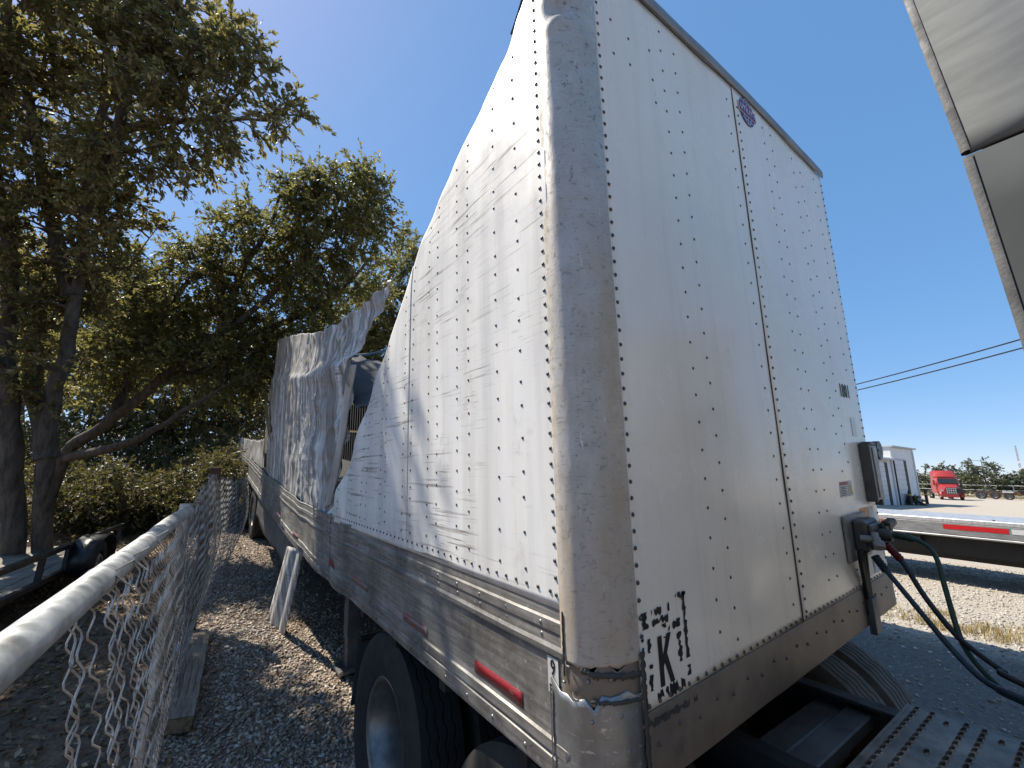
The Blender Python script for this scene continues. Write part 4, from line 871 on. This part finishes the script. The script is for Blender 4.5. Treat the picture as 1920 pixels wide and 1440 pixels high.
def tree(name, label, cat, base, limbs, blobs, n_cl, n_tw, n_lf, size, lmat, group=None, wood='bark', tw_len=.55, leaf_asp=.42, shell=.45, seed=0, nlink=5, thin=.011):
    global RNG
    RNG = np.random.default_rng(100+seed); random.seed(100+seed)
    base = Vector(base); root = empty(name, base); tag(root, label, cat, group)
    nodes, m = [], MB()
    for pts, r0, r1 in limbs:
        Q = cat_rom(pts, 7); L = len(Q); rr = [r0+(r1-r0)*(i/(L-1))**.8 for i in range(L)]
        Q = [q_+Vector((nz(i*.35, r0*50), nz(i*.35, r1*70, 3), nz(i*.3, 5, r0)))*min(.06, r0*.5) for i, q_ in enumerate(Q)]
        m.tube([q_-base for q_ in Q], rr, 9)
        nodes += [(q_, rr[i]) for i, q_ in enumerate(Q) if i > L*.18]
    m.build('trunk', wood, root, 60)
    cl = sample_blobs([(b[0], 0, b[1]) for b in blobs], n_cl, shell)
    NP = np.array([q_[0][:] for q_ in nodes]); mb = MB(); order = RNG.permutation(len(cl)); mains = []
    dirs = np.zeros_like(cl)
    for i in order:
        p = cl[i]; d_ = NP-p; dist = np.linalg.norm(d_, axis=1)+.9*np.maximum(0, NP[:, 2]-p[2]); j = int(np.argmin(dist)); q_ = NP[j]
        r0 = min(nodes[j][1]*.55, .05) if j < len(nodes) else .018
        r0 = max(r0, thin*1.3); mid = (q_+p)/2+np.array([0, 0, .12*np.linalg.norm(p-q_)])+RNG.normal(0, .05, 3)*np.linalg.norm(p-q_)
        C_ = [Vector((q_*(1-u_)**2+2*mid*u_*(1-u_)+p*u_*u_))-base for u_ in np.linspace(0, 1, nlink)]
        mb.tube(C_, [r0+(thin*.6-r0)*u_ for u_ in np.linspace(0, 1, nlink)], 4, False)
        dirs[i] = (p-mid)/(np.linalg.norm(p-mid)+1e-6)
        if len(NP) < 2500:
            extra = [np.array((c_+base)[:]) for c_ in C_[2:]]; NP = np.vstack([NP]+extra); nodes += [(Vector(e), r0*.6) for e in extra]
    # twigs and leaves
    K = len(cl); tw = np.repeat(cl, n_tw, 0); td = np.repeat(dirs, n_tw, 0)*.8+RNG.normal(0, .75, (K*n_tw, 3)); td /= np.linalg.norm(td, axis=1)[:, None]
    tl = tw_len*RNG.uniform(.5, 1.25, K*n_tw)
    u_ = RNG.uniform(.08, 1., (K*n_tw, n_lf)); P = tw[:, None]+td[:, None]*(tl[:, None]*u_)[..., None]; P[..., 2] -= .22*(tl[:, None]*u_**2)
    P = P.reshape(-1, 3); Dl = np.repeat(td, n_lf, 0)
    V, F = leaf_arrays(P-np.array(base), Dl, size, leaf_asp)
    o = bpy.data.objects.new('crown', fast_mesh('crown', V, F, lmat)); link(o, root); tag(o, kind='stuff')
    # thin twig wood, as triangles
    a_ = tw-np.array(base); b_ = a_+td*tl[:, None]*.92; b_[:, 2] -= .2*tl; s_ = np.cross(td, RNG.normal(0, 1, td.shape)); s_ /= np.linalg.norm(s_, axis=1)[:, None]; s2 = np.cross(td, s_); w_ = thin*.4
    Vt = np.stack([a_+s_*w_, a_-s_*w_*.5+s2*w_*.86, a_-s_*w_*.5-s2*w_*.86, b_], 1).reshape(-1, 3); bb = (np.arange(len(a_))*4)[:, None]
    Ft = np.concatenate([bb+np.array([[0, 1, 3]]), bb+np.array([[1, 2, 3]]), bb+np.array([[2, 0, 3]])], 0)
    ot = bpy.data.objects.new('twigs', fast_mesh('twigs', Vt, Ft, 'twig_bark')); link(ot, root); tag(ot, kind='stuff')
    tag(mb.build('branches', 'twig_bark', root, 60), kind='stuff'); return root
def gnd(v): return Vector((v[0], v[1], gz(v[0], v[1])-.1))
def B(px, py, t, r): return (at(px, py, t)[:], r)
def at7(px, py, t): return at(px, py, t*.70)
def B7(px, py, t, r): return (at(px, py, t*.70)[:], r*.72)
def at8(px, py, t): return at(px, py, t*.80)
def B8(px, py, t, r): return (at(px, py, t*.80)[:], r*.82)
# the big elm at the left
b0 = gnd(at7(35, 1000, 9))
tree('elm_tree', 'tall elm with several trunks filling the upper left of the view', 'tree', b0,
     [([b0, at7(22, 860, 8.9), at7(12, 700, 8.8), at7(25, 500, 8.8), at7(-10, 300, 8.6), at7(10, 60, 8.5), at7(40, -160, 8.4)], .15, .04),
      ([b0+Vector((.35, .1, 0)), at7(85, 860, 9), at7(112, 700, 9), at7(140, 560, 9), at7(160, 400, 9), at7(165, 280, 8.8), at7(225, 120, 8.5), at7(240, -60, 8.2)], .125, .035),
      ([at7(160, 400, 9), at7(205, 290, 8.6), at7(262, 105, 8.2), at7(330, -40, 8.)], .11, .03), ([at7(140, 560, 9), at7(100, 420, 9.2), at7(55, 200, 9.2), at7(0, 70, 9)], .13, .03),
      ([at7(165, 280, 8.8), at7(260, 235, 8.5), at7(380, 225, 8.2), at7(500, 225, 8.)], .08, .015), ([at7(12, 700, 8.8), at7(-120, 560, 8.3), at7(-300, 380, 7.8), at7(-420, 200, 7.4)], .15, .04),
      ([at7(85, 860, 9), at7(60, 700, 9.3), at7(70, 560, 9.5), at7(110, 420, 9.6)], .15, .04), ([at7(225, 120, 8.5), at7(330, 80, 8.2), at7(430, 60, 8.)], .06, .015)],
     [B7(60, 130, 8.8, 1.7), B7(210, 60, 8.6, 1.6), B7(350, 60, 8.2, 1.15), B7(430, 120, 8.1, .85), B7(480, 60, 8.0, .45), B7(330, 200, 8.3, 1.2), B7(460, 215, 8.1, .75), B7(525, 240, 8.0, .42), B7(220, 330, 8.6, 1.0), B7(90, 330, 8.9, 1.5), B7(40, 520, 9, 1.3), B7(170, 470, 9, .8), B7(290, 290, 8.4, .55), B7(330, 310, 8.3, .35), B7(60, 680, 9, 1.0), B7(130, 560, 9.2, .9), B7(230, 420, 8.8, .7),
      B7(150, -60, 8.6, 1.3), B7(-100, 150, 8.6, 1.6), B7(-150, 420, 8.5, 1.5)],
     600, 8, 19, .084, 'elm_leaf', None, seed=1, tw_len=.40)
# leaning elm whose crown fills the middle
b1 = gnd(at8(95, 940, 10))
tree('elm_tree', 'elm leaning right over the crumpled trailer wall, crown rising mid view', 'tree', b1,
     [([b1, at8(120, 860, 10), at8(200, 795, 10), at8(300, 712, 10), at8(420, 620, 10.2), at8(520, 545, 10.6), at8(600, 450, 11), at8(650, 340, 11.2)], .13, .025),
      ([at8(300, 712, 10), at8(400, 690, 10.5), at8(500, 620, 11), at8(620, 560, 11.5), at8(700, 480, 12)], .12, .03), ([at8(200, 795, 10), at8(270, 660, 10.3), at8(330, 560, 10.5), at8(400, 470, 10.6)], .10, .025),
      ([at8(420, 620, 10.2), at8(450, 520, 10.4), at8(500, 430, 10.6), at8(530, 360, 10.8)], .09, .02), ([at8(120, 860, 10), at8(240, 830, 9.5), at8(330, 780, 9.4), at8(430, 720, 9.6)], .10, .02)],
     [B8(430, 500, 10.6, .9), B8(520, 450, 10.8, 1.0), B8(600, 400, 11, 1.05), B8(655, 350, 11.2, .75), B8(700, 370, 11.3, .55), B8(560, 350, 10.9, .6), B8(690, 430, 11.6, .9), B8(580, 530, 11.2, 1.1), B8(660, 520, 11.6, .9), B8(400, 580, 10.4, .9), B8(300, 570, 10.4, .9), B8(350, 470, 10.5, .55), B8(260, 640, 10.2, .9), B8(470, 620, 10.8, 1.0), B8(590, 600, 11.4, .8), B8(250, 520, 10.6, .9), B8(420, 690, 10, .8), B8(330, 660, 10., .8), B8(180, 690, 10, .9), B8(520, 680, 11, .9), B8(440, 420, 10.6, .5)],
     640, 8, 19, .085, 'elm_leaf_b', None, seed=2, tw_len=.45)
# tree behind the gap in the wall
b2 = gnd(at(640, 950, 17))
tree('elm_tree', 'dark elm standing behind the gap in the torn wall', 'tree', b2,
     [([b2, at(650, 800, 17), at(670, 650, 16.8), at(720, 540, 16.5), at(755, 460, 16.2)], .2, .04), ([at(670, 650, 16.8), at(610, 560, 16.5), at(590, 500, 16.4)], .1, .03), ([at(670, 650, 16.8), at(740, 630, 16.6), at(800, 580, 16.5)], .1, .03)],
     [B(765, 470, 16.2, .85), B(740, 540, 16.4, 1.3), B(690, 590, 16.6, 1.4), B(800, 560, 16.4, 1.0), B(760, 640, 16.6, 1.4), B(640, 650, 16.8, 1.5), B(690, 690, 17, 1.5), B(840, 650, 17, 1.5)],
     420, 9, 20, .115, 'elm_leaf_b', None, seed=3)
# trees further back behind the left fence, closing the view
for k, (px, py, t, top, lab) in enumerate(((230, 940, 15, 520, 'slender elm behind the leaning trunk, lit yellow green'), (400, 930, 17, 600, 'bushy elm far behind the rusty fence post'), (30, 940, 17, 430, 'far elm hidden behind the trunks at the left edge'), (520, 930, 21, 610, 'far elm behind the crumpled wall, mostly covered'))):
    bb = gnd(at(px, py, t)); mid = at(px+10, (py+top)/2, t)
    tree('elm_tree', lab, 'tree', bb, [([bb, at(px+15, py-90, t), mid, at(px+20, top+40, t)], .16, .03), ([mid, at(px+70, (py+top)/2-60, t-.4), at(px+110, top+80, t-.6)], .08, .02), ([mid, at(px-60, (py+top)/2-50, t), at(px-90, top+90, t)], .08, .02)],
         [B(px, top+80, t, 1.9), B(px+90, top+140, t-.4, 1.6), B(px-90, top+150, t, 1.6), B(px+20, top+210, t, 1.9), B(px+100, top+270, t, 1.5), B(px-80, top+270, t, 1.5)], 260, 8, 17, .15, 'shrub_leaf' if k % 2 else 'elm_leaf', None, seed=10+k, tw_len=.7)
# undergrowth
for k, (px, py, t, r_, top) in enumerate(((250, 940, 11.5, 1.1, .8), (330, 930, 12.5, 1.2, 1.0), (160, 930, 12, 1.3, 1.3), (400, 925, 11.5, .8, 1.1), (440, 915, 13.5, 1.0, 1.5), (80, 935, 13, 1.2, 1.6), (480, 890, 15, 1.2, 1.6), (285, 905, 14.5, 1.4, 1.9), (-20, 960, 11, 1.2, 1.3), (210, 900, 16, 1.6, 2.4), (370, 890, 16, 1.5, 2.2), (180, 985, 8.6, .9, .8), (265, 975, 9.2, .9, .7), (340, 955, 9.6, .8, .8), (120, 1000, 9.2, .8, .9), (420, 935, 9.8, .6, .9))):
    bb = gnd(at(px, py, t)); c_ = bb+Vector((0, 0, top))
    tree('shrub', 'tangled dark shrub under the elms behind the fence', 'shrub', bb, [([bb, bb+Vector((.1, .1, top*.5)), c_], .035, .012), ([bb, bb+Vector((-.4, .2, top*.5)), c_+Vector((-.6, .1, .2))], .03, .012), ([bb, bb+Vector((.4, -.2, top*.5)), c_+Vector((.6, 0, .1))], .03, .012)],
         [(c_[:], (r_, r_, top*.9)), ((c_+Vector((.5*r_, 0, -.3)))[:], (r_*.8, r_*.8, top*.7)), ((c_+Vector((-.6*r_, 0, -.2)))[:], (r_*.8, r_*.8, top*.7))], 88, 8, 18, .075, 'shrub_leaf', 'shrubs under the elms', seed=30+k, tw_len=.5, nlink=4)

# ------------------------------------------------------------------ far side of the lot
SH = empty('metal_shed', (50, 11.2, 0)); tag(SH, 'white metal shed with two roll-up doors and a ribbed roof', 'building')
SH.rotation_euler = (0, 0, math.atan2(-.59, 8.3))
def sx(x): return x-50
MB().box(sx(40), sx(52), 0, 9, 0, 4.25).build('low_wing', 'shed_white', SH); MB().box(sx(52.05), sx(57.9), -.12, 9, 0, 5.35).build('tall_bay', 'shed_white', SH)
MB().extrude([(-.35, 4.15), (3.2, 5.62), (9.3, 4.3), (9.3, 4.42), (3.2, 5.76), (-.35, 4.29)], 'X', sx(39.8), sx(52.02)).build('roof', 'shed_roof', SH, None)
for k in range(26): MB().extrude([(-.36, 4.29), (3.2, 5.765), (3.2, 5.82), (-.36, 4.35)], 'X', sx(40)+k*.46, sx(40)+k*.46+.09).build('roof_rib', 'shed_roof', SH, None)
MB().box(sx(51.9), sx(58.2), -.4, 9.2, 5.36, 5.5).build('bay_roof', 'shed_trim', SH); MB().box(sx(39.8), sx(52.03), -.42, -.30, 4.08, 4.22).build('gutter', 'shed_trim', SH)
for x0, x1, xd, top, yy in ((46.2, 50.3, 51.1, 3.85, 0), (52.45, 54.8, 55.6, 4.15, -.12)):
    MB().box(sx(x0), sx(x1), yy-.02, yy+.01, 0.02, top).build('door_backing', 'shed_trim', SH)
    nsl = 9
    for k in range(nsl): MB().box(sx(x0)+.02, sx(x1)-.02, yy-.06, yy-.025, .02+k*top/nsl+.02, .02+(k+1)*top/nsl-.02).build('door_slat', 'shed_door', SH)
    MB().box(sx(x1), sx(xd), yy-.03, yy+.02, 0.02, top+.02).build('gap_shade_panel', 'shed_dark', SH)  # flat dark panel, painted as the shade inside the open door gap
    MB().box(sx(x0)-.12, sx(x0), yy-.09, yy, 0, top+.1).build('door_trim', 'shed_dark', SH); MB().box(sx(x0), sx(xd), yy-.08, yy, top+.03, top+.15).build('door_trim', 'shed_trim', SH)
MB().box(sx(57.7), sx(57.92), -.2, -.125, 0, 5.3).build('downpipe', 'shed_white', SH)
for k, (x_, y_, lab) in enumerate(((53.2, 10.3, 'dark bollard in front of the taller shed door'), (58.6, 10.2, 'dark bollard at the shed corner'))):
    bo = empty('bollard', (x_, y_, 0)); tag(bo, lab, 'bollard'); MB().lathe([(0, .13), (1.25, .13), (1.36, .09), (1.4, .001)], 12, 'Z').build('post', 'black_paint', bo); MB().lathe([(.9, .133), (1.0, .133)], 12, 'Z').build('band', 'sticker_yellow', bo)
def blob_plant(name, label, cat, base, h, r_, n_cl, size, lmat, seed, group=None, wood='twig_bark', leafn=14):
    bb = Vector(base); c_ = bb+Vector((0, 0, h*.55))
    tree(name, label, cat, bb, [([bb, bb+Vector((.05, 0, h*.3)), bb+Vector((-.05, .05, h*.6)), bb+Vector((0, 0, h*.95))], h*.022, h*.006), ([bb+Vector((0, 0, h*.2)), bb+Vector((r_*.2, r_*.3, h*.4)), bb+Vector((r_*.3, r_*.6, h*.6))], h*.012, h*.004), ([bb+Vector((0, 0, h*.2)), bb+Vector((0, -r_*.4, h*.38)), bb+Vector((0, -r_*.7, h*.5))], h*.012, h*.004)],
         [(c_[:], (r_*.8, r_*.8, h*.42)), ((bb+Vector((0, r_*.55, h*.40)))[:], (r_*.5, r_*.5, h*.28)), ((bb+Vector((0, -r_*.55, h*.36)))[:], (r_*.5, r_*.5, h*.26)), ((bb+Vector((0, r_*.1, h*.82)))[:], (r_*.38, r_*.38, h*.17))], n_cl, 7, leafn, size, lmat, group, wood, tw_len=size*3.2, leaf_asp=.5, seed=seed, thin=size*.1)
blob_plant('shrub', 'small dark weed bush at the foot of the shed doors', 'shrub', (54.0, 10.2, 0), .9, .6, 16, .16, 'juniper_leaf', 61)
for k, (y_, x_, h, r_, lab) in enumerate(((11.0, 103, 6.6, 3.6, 'broad juniper right of the red truck, tallest on the far side'), (16.8, 108, 5.8, 3.2, 'juniper peeping over the red truck roof'), (19.8, 104, 3.9, 2.4, 'low juniper between the shed and the red truck'), (7.2, 106, 4.4, 2.8, 'juniper at the far right edge of the lot'), (4.0, 104, 4.6, 3., 'juniper beyond the far right corner of the lot'), (14.0, 115, 4.2, 3.2, 'juniper just behind the red truck on its right'), (9.0, 118, 3.4, 3., 'low juniper far back between the two taller ones'))):
    blob_plant('juniper_tree', lab, 'tree', (x_, y_, -.1), h, r_, 62, .34, 'juniper_leaf', 70+k, 'junipers beyond the lot', 'bark')
# red road tractor
RT = empty('red_truck', (80, 11.9, 0)); RT.rotation_euler = (0, 0, rad(-72)); tag(RT, 'red road tractor parked across the lot, facing the camera', 'truck')
m = MB(); P = []
for z, hw_, yf in ((.75, 1.1, -.2), (1.9, 1.15, -.2), (2.05, 1.15, -.2), (2.75, 1.08, .35), (3.0, 1.12, .3), (3.6, 1.08, 1.0), (3.8, .9, 1.3)):
    P.append([(-hw_, 3.2, z), (-hw_, yf+.35, z), (-hw_+.3, yf, z), (hw_-.3, yf, z), (hw_, yf+.35, z), (hw_, 3.2, z), (-hw_, 3.2, z)])
m.grid(P); b = 6*7; m.f.append(tuple(b+k for k in range(6))); m.build('cab_body', 'truck_red', RT, 40)
m = MB(); P = []
for y, hw_, z1 in ((-.2, 1.0, 2.0), (-.9, .95, 1.9), (-1.6, .85, 1.75), (-1.95, .75, 1.6)):
    P.append([(-hw_, y, .7), (-hw_, y, z1-.4), (-hw_+.25, y, z1), (hw_-.25, y, z1), (hw_, y, z1-.4), (hw_, y, .7)])
m.grid(P); m.f.append((18, 19, 20, 21, 22, 23)); m.build('hood', 'truck_red', RT, 40)
MB().add([(-.92, -.235, 2.12), (.92, -.235, 2.12), (.85, .30, 2.72), (-.85, .30, 2.72)], [(0, 1, 2, 3)]).build('windscreen', 'truck_glass', RT)
gr = MB().box(-.5, .5, -2.0, -1.94, .75, 1.55, .02).build('grille', 'black_paint', RT)
for k in range(5): MB().box(-.47+k*.2, -.41+k*.2, -2.03, -1.99, .78, 1.52).build('grille_bar', 'chrome', gr)
for z in (.9, 1.2, 1.45): MB().box(-.48, .48, -2.035, -2.0, z, z+.05).build('grille_bar', 'chrome', gr)
MB().box(-1.1, .55, -2.15, -1.9, .35, .72, .03).build('bumper', 'truck_red', RT)
for s_ in (-1, 1):
    MB().box(s_*.82-.14, s_*.82+.14, -1.93, -1.7, 1.05, 1.3, .03).build('headlight', 'chrome' if s_ < 0 else 'black_paint', RT)
    m = MB().box(s_*1.28-.10, s_*1.28+.10, -.15, -.02, 1.8, 2.5, .02); m.tube([(s_*1.1, 0, 2.1), (s_*1.3, -.08, 2.1)], .03, 6); m.build('mirror', 'truck_red' if s_ < 0 else 'black_paint', RT)
    P = [[(s_*.75, -1.25+.62*math.cos(t), .52+.62*math.sin(t)), (s_*1.14, -1.25+.62*math.cos(t), .52+.62*math.sin(t))] for t in np.linspace(-.2, 3.34, 12)]
    solid(MB().grid(P).build('wheel_arch', 'truck_red', RT, 60), .04)
    t = inst('tyre', TYRE, (s_*.95, -1.25, .52), RT); inst('rim', RIM, (0, 0, 0), t)
    for y in (4.6, 5.9): t = inst('tyre', TYRE, (s_*.95, y, .52), RT); inst('rim', RIM, (0, 0, 0), t)
    MB().box(s_*.45-.06, s_*.45+.06, -1.5, 6.5, .7, .95).build('frame_rail', 'black_paint', RT)
MB().box(.5, 1.05, -2.0, -1.4, .9, 1.5, .05).build('broken_corner', 'black_paint', RT)
# bare trailer chassis beside it
CH = empty('trailer_chassis', (93, 9.5, 0)); CH.rotation_euler = (0, 0, rad(-8)); tag(CH, 'long dark bare trailer chassis lying right of the red truck', 'trailer')
for x_ in (0, 1.0): MB().box(x_, x_+.15, -12, 1.5, .75, 1.1).build('beam', 'rust_steel', CH)
for y in np.arange(-11.5, 1.4, 1.6): MB().box(-.4, 1.6, y, y+.12, .85, 1.0).build('cross_beam', 'rust_steel', CH)
for y, sc_ in ((1.0, 1.15), (-.4, 1.0), (-5.5, 1.)): 
    t = inst('tyre', TYRE, (-.35, y, .55), CH, (0, 0, 0), (1, sc_, sc_)); inst('rim', RIM, (0, 0, 0), t)
MB().box(-.55, -.1, -2.3, -1.2, .95, 1.15, .03).build('mudguard', 'shed_trim', CH); t = inst('tyre', TYRE, (-.35, -1.75, .5), CH); inst('rim', RIM, (0, 0, 0), t)
for y in (-3.5, -7.2, -10): MB().box(-.3, 1.5, y, y+.8, 1.1, 1.35, .03).build('toolbox', 'black_paint', CH)
# boundary fence
BF = empty('boundary_fence', (101, 8, 0)); tag(BF, 'thin wire boundary fence along the far edge of the lot', 'fence')
for y in np.arange(-12, 18, 3.): MB().tube([(0, y, -.1), (0, y, 2.)], .05, 6).build('post', 'galvanised', BF)
for z in (.4, 1.2, 1.95): MB().tube([(0, -12, z), (0, 18, z)], .03, 5).build('rail', 'galvanised', BF)
# lattice mast on the skyline
MS = empty('radio_mast', (300, 22, 0)); tag(MS, 'thin lattice radio mast on the right skyline', 'mast')
m = MB()
for a in range(3):
    g_ = a*2.094; m.tube([(.45*math.cos(g_), .45*math.sin(g_), 0), (.25*math.cos(g_), .25*math.sin(g_), 20.)], .07, 5)
m.build('leg', 'mast_grey', MS); m = MB()
for k in range(20):
    for a in range(3): g0, g1 = a*2.094, (a+1)*2.094; r0 = .45-.2*k/20; m.tube([(r0*math.cos(g0), r0*math.sin(g0), k), (r0*math.cos(g1), r0*math.sin(g1), k+1)], .05, 4)
m.build('lacing', 'mast_grey', MS)
for z in (9.5, 12.5): MB().lathe([(0, .001), (0, .55), (.4, .5), (.4, .001)], 14, 'X', (-.8, 0, z)).build('dish', 'shed_white', MS)
# power line
p0, p1 = Vector((36.2, 8.8, 9.0)), Vector((29.9, .8, 9.0)); dv = (p0-p1); q0, q1 = p0+dv*1.6, p1-dv*1.9
PL = empty('power_line', q0*1.); PL.location.z = 0; tag(PL, 'pair of black overhead cables crossing the sky on the right', 'power line')
for k, dz in enumerate((0., -.42)):
    P = []
    for u_ in np.linspace(0, 1, 40): p = q0.lerp(q1, u_)+Vector((.0, .0, dz-.8*(1-(2*u_-1)**2)+.55)); P.append(p-PL.location)
    MB().tube(P, .035, 6).build('cable', 'hose_black', PL)
for q_ in (q0, q1): MB().tube([Vector((q_.x, q_.y, -.2))-PL.location, Vector((q_.x, q_.y, 10.2))-PL.location], [.16, .11], 10).build('pole', 'pole_wood', PL)

# ------------------------------------------------------------------ loose ground cover
RNG = np.random.default_rng(5)
def scatter_stones(name, label, n_, xr, yr, size, mat, dens=None, lift=.3):
    xs_ = RNG.uniform(*xr, n_); ys_ = yr[0]+(yr[1]-yr[0])*RNG.uniform(0, 1, n_)**1.5
    if dens is not None: keep = np.array([dens(a, b) for a, b in zip(xs_, ys_)]) > RNG.uniform(0, 1, n_); xs_, ys_ = xs_[keep], ys_[keep]
    k = len(xs_); s_ = np.minimum(size*np.exp(RNG.normal(0, .5, k)), size*2.3); zs = np.array([gz(a, b) for a, b in zip(xs_, ys_)])+s_*lift*.4
    O = np.array([[1, 0, 0], [-1, 0, 0], [0, 1, 0], [0, -1, 0], [0, 0, 1], [0, 0, -1.]])[None]*RNG.uniform(.55, 1.25, (k, 6, 1))+RNG.normal(0, .22, (k, 6, 3))
    O[..., 2] *= .62; a = RNG.uniform(0, 6.28, k); ca, sa = np.cos(a), np.sin(a); tl = RNG.normal(0, .35, k)
    X = O[..., 0]*ca[:, None]-O[..., 1]*sa[:, None]; Y = O[..., 0]*sa[:, None]+O[..., 1]*ca[:, None]; Z = O[..., 2]+X*tl[:, None]
    V = np.stack([X, Y, Z], -1)*(s_*.5)[:, None, None]+np.stack([xs_, ys_, zs], -1)[:, None]
    T = np.array([[0, 2, 4], [2, 1, 4], [1, 3, 4], [3, 0, 4], [2, 0, 5], [1, 2, 5], [3, 1, 5], [0, 3, 5]])
    F = (np.arange(k)*6)[:, None, None]+T[None]
    o = bpy.data.objects.new(name, fast_mesh(name, V.reshape(-1, 3), F.reshape(-1, 3), mat)); link(o); tag(o, label, 'gravel', kind='stuff')
def path_d(x, y): 
    e = .35*nz(x*1.5, y*1.2, 2); return .98*smooth01((x+1.25+e)/.35)*(1-.93*smooth01((x-.42+e*.7)/.3))+.02
scatter_stones('gravel', 'grey crushed gravel piled along the path beside the trailer', 92000, (-1.4, 1.6), (1.2, 14), .0235, 'stone', path_d)
scatter_stones('lot_gravel', 'pale crushed gravel of the sunlit lot', 24000, (7.0, 15), (-2.5, 6), .026, 'stone_pale')
scatter_stones('lane_gravel', 'sparse grey gravel on the shaded lane between the trailers', 5000, (2.7, 7.2), (-3, 4), .022, 'stone')
def litter(name, label, n_, xr, yr, size, mat):
    xs_ = RNG.uniform(*xr, n_); ys_ = RNG.uniform(*yr, n_); P = np.stack([xs_, ys_, np.array([gz(a, b) for a, b in zip(xs_, ys_)])+RNG.uniform(.004, .03, n_)], -1)
    D = RNG.normal(0, 1, (n_, 3)); D[:, 2] *= .25; V, F = leaf_arrays(P, D, size, .5); o = bpy.data.objects.new(name, fast_mesh(name, V, F, mat)); link(o); tag(o, label, 'leaf litter', kind='stuff')
litter('leaf_litter', 'dry brown leaves covering the soil under the elms', 42000, (-8, -.85), (.6, 15), .055, 'dead_leaf')
litter('path_litter', 'dry leaves strewn over the gravel path', 2600, (-1., 1.), (2.5, 14), .05, 'dead_leaf')
# fallen twigs

m = MB()
for k in range(520):
    x_, y_ = random.uniform(-6, .6), random.uniform(1.2, 13); L = random.uniform(.08, .5)*(.5 if x_ > -.9 else 1); a = random.uniform(0, 6.28); z = gz(x_, y_)+.015
    m.tube([(x_, y_, z), (x_+L*.5*math.cos(a)+.02, y_+L*.5*math.sin(a), z+.03*random.random()), (x_+L*math.cos(a+.2), y_+L*math.sin(a+.2), z+.02)], [.005, .004, .002], 4, False)
tag(m.build('fallen_twigs', 'twig_bark', None, 60), 'thin fallen twigs scattered under the elms', 'twigs', kind='stuff')
# dry grass
def blades(name, label, n_, fx, fy, hh, mat):
    xs_, ys_ = fx(n_), fy(n_); n_ = len(xs_); h = hh*RNG.uniform(.4, 1.3, n_); a = RNG.uniform(0, 6.28, n_); ln = RNG.uniform(.1, .8, n_); z = np.array([gz(p, q_) for p, q_ in zip(xs_, ys_)]); w_ = .0045
    bx = np.stack([xs_, ys_, z-.005], -1); t_ = np.stack([np.cos(a), np.sin(a), np.zeros(n_)], -1); s_ = np.stack([-np.sin(a), np.cos(a), np.zeros(n_)], -1); up = np.array([0, 0, 1.])
    mid = bx+t_*(h*ln*.35)[:, None]+up*(h*.6)[:, None]; tip = bx+t_*(h*ln)[:, None]+up*(h)[:, None]
    V = np.stack([bx+s_*w_, bx-s_*w_, mid-s_*w_*.7, mid+s_*w_*.7, tip], 1).reshape(-1, 3); b = (np.arange(n_)*5)[:, None]
    F = np.concatenate([b+np.array([[0, 1, 2]]), b+np.array([[0, 2, 3]]), b+np.array([[3, 2, 4]])], 0)
    o = bpy.data.objects.new(name, fast_mesh(name, V, F, mat)); link(o); tag(o, label, 'grass', kind='stuff')
def clump_x(n_):
    c_ = RNG.uniform(-3, 4.5, 150); global _gy; k = (150*RNG.uniform(0, 1, n_)**2).astype(int); _gy = c_[k]+RNG.normal(0, .10, n_); cx = 7.95+np.abs(RNG.normal(0, .5, 150))-.25; return cx[k]+RNG.normal(0, .09, n_)
blades('dry_grass', 'strip of dry straw coloured grass at the edge of the shade on the lot', 6500, clump_x, lambda n_: _gy, .10, 'dry_grass')
blades('far_grass', 'dry grass along the far edge of the lot under the junipers', 5000, lambda n_: RNG.uniform(98, 102, n_), lambda n_: RNG.uniform(-2, 26, n_), .9, 'dry_grass')
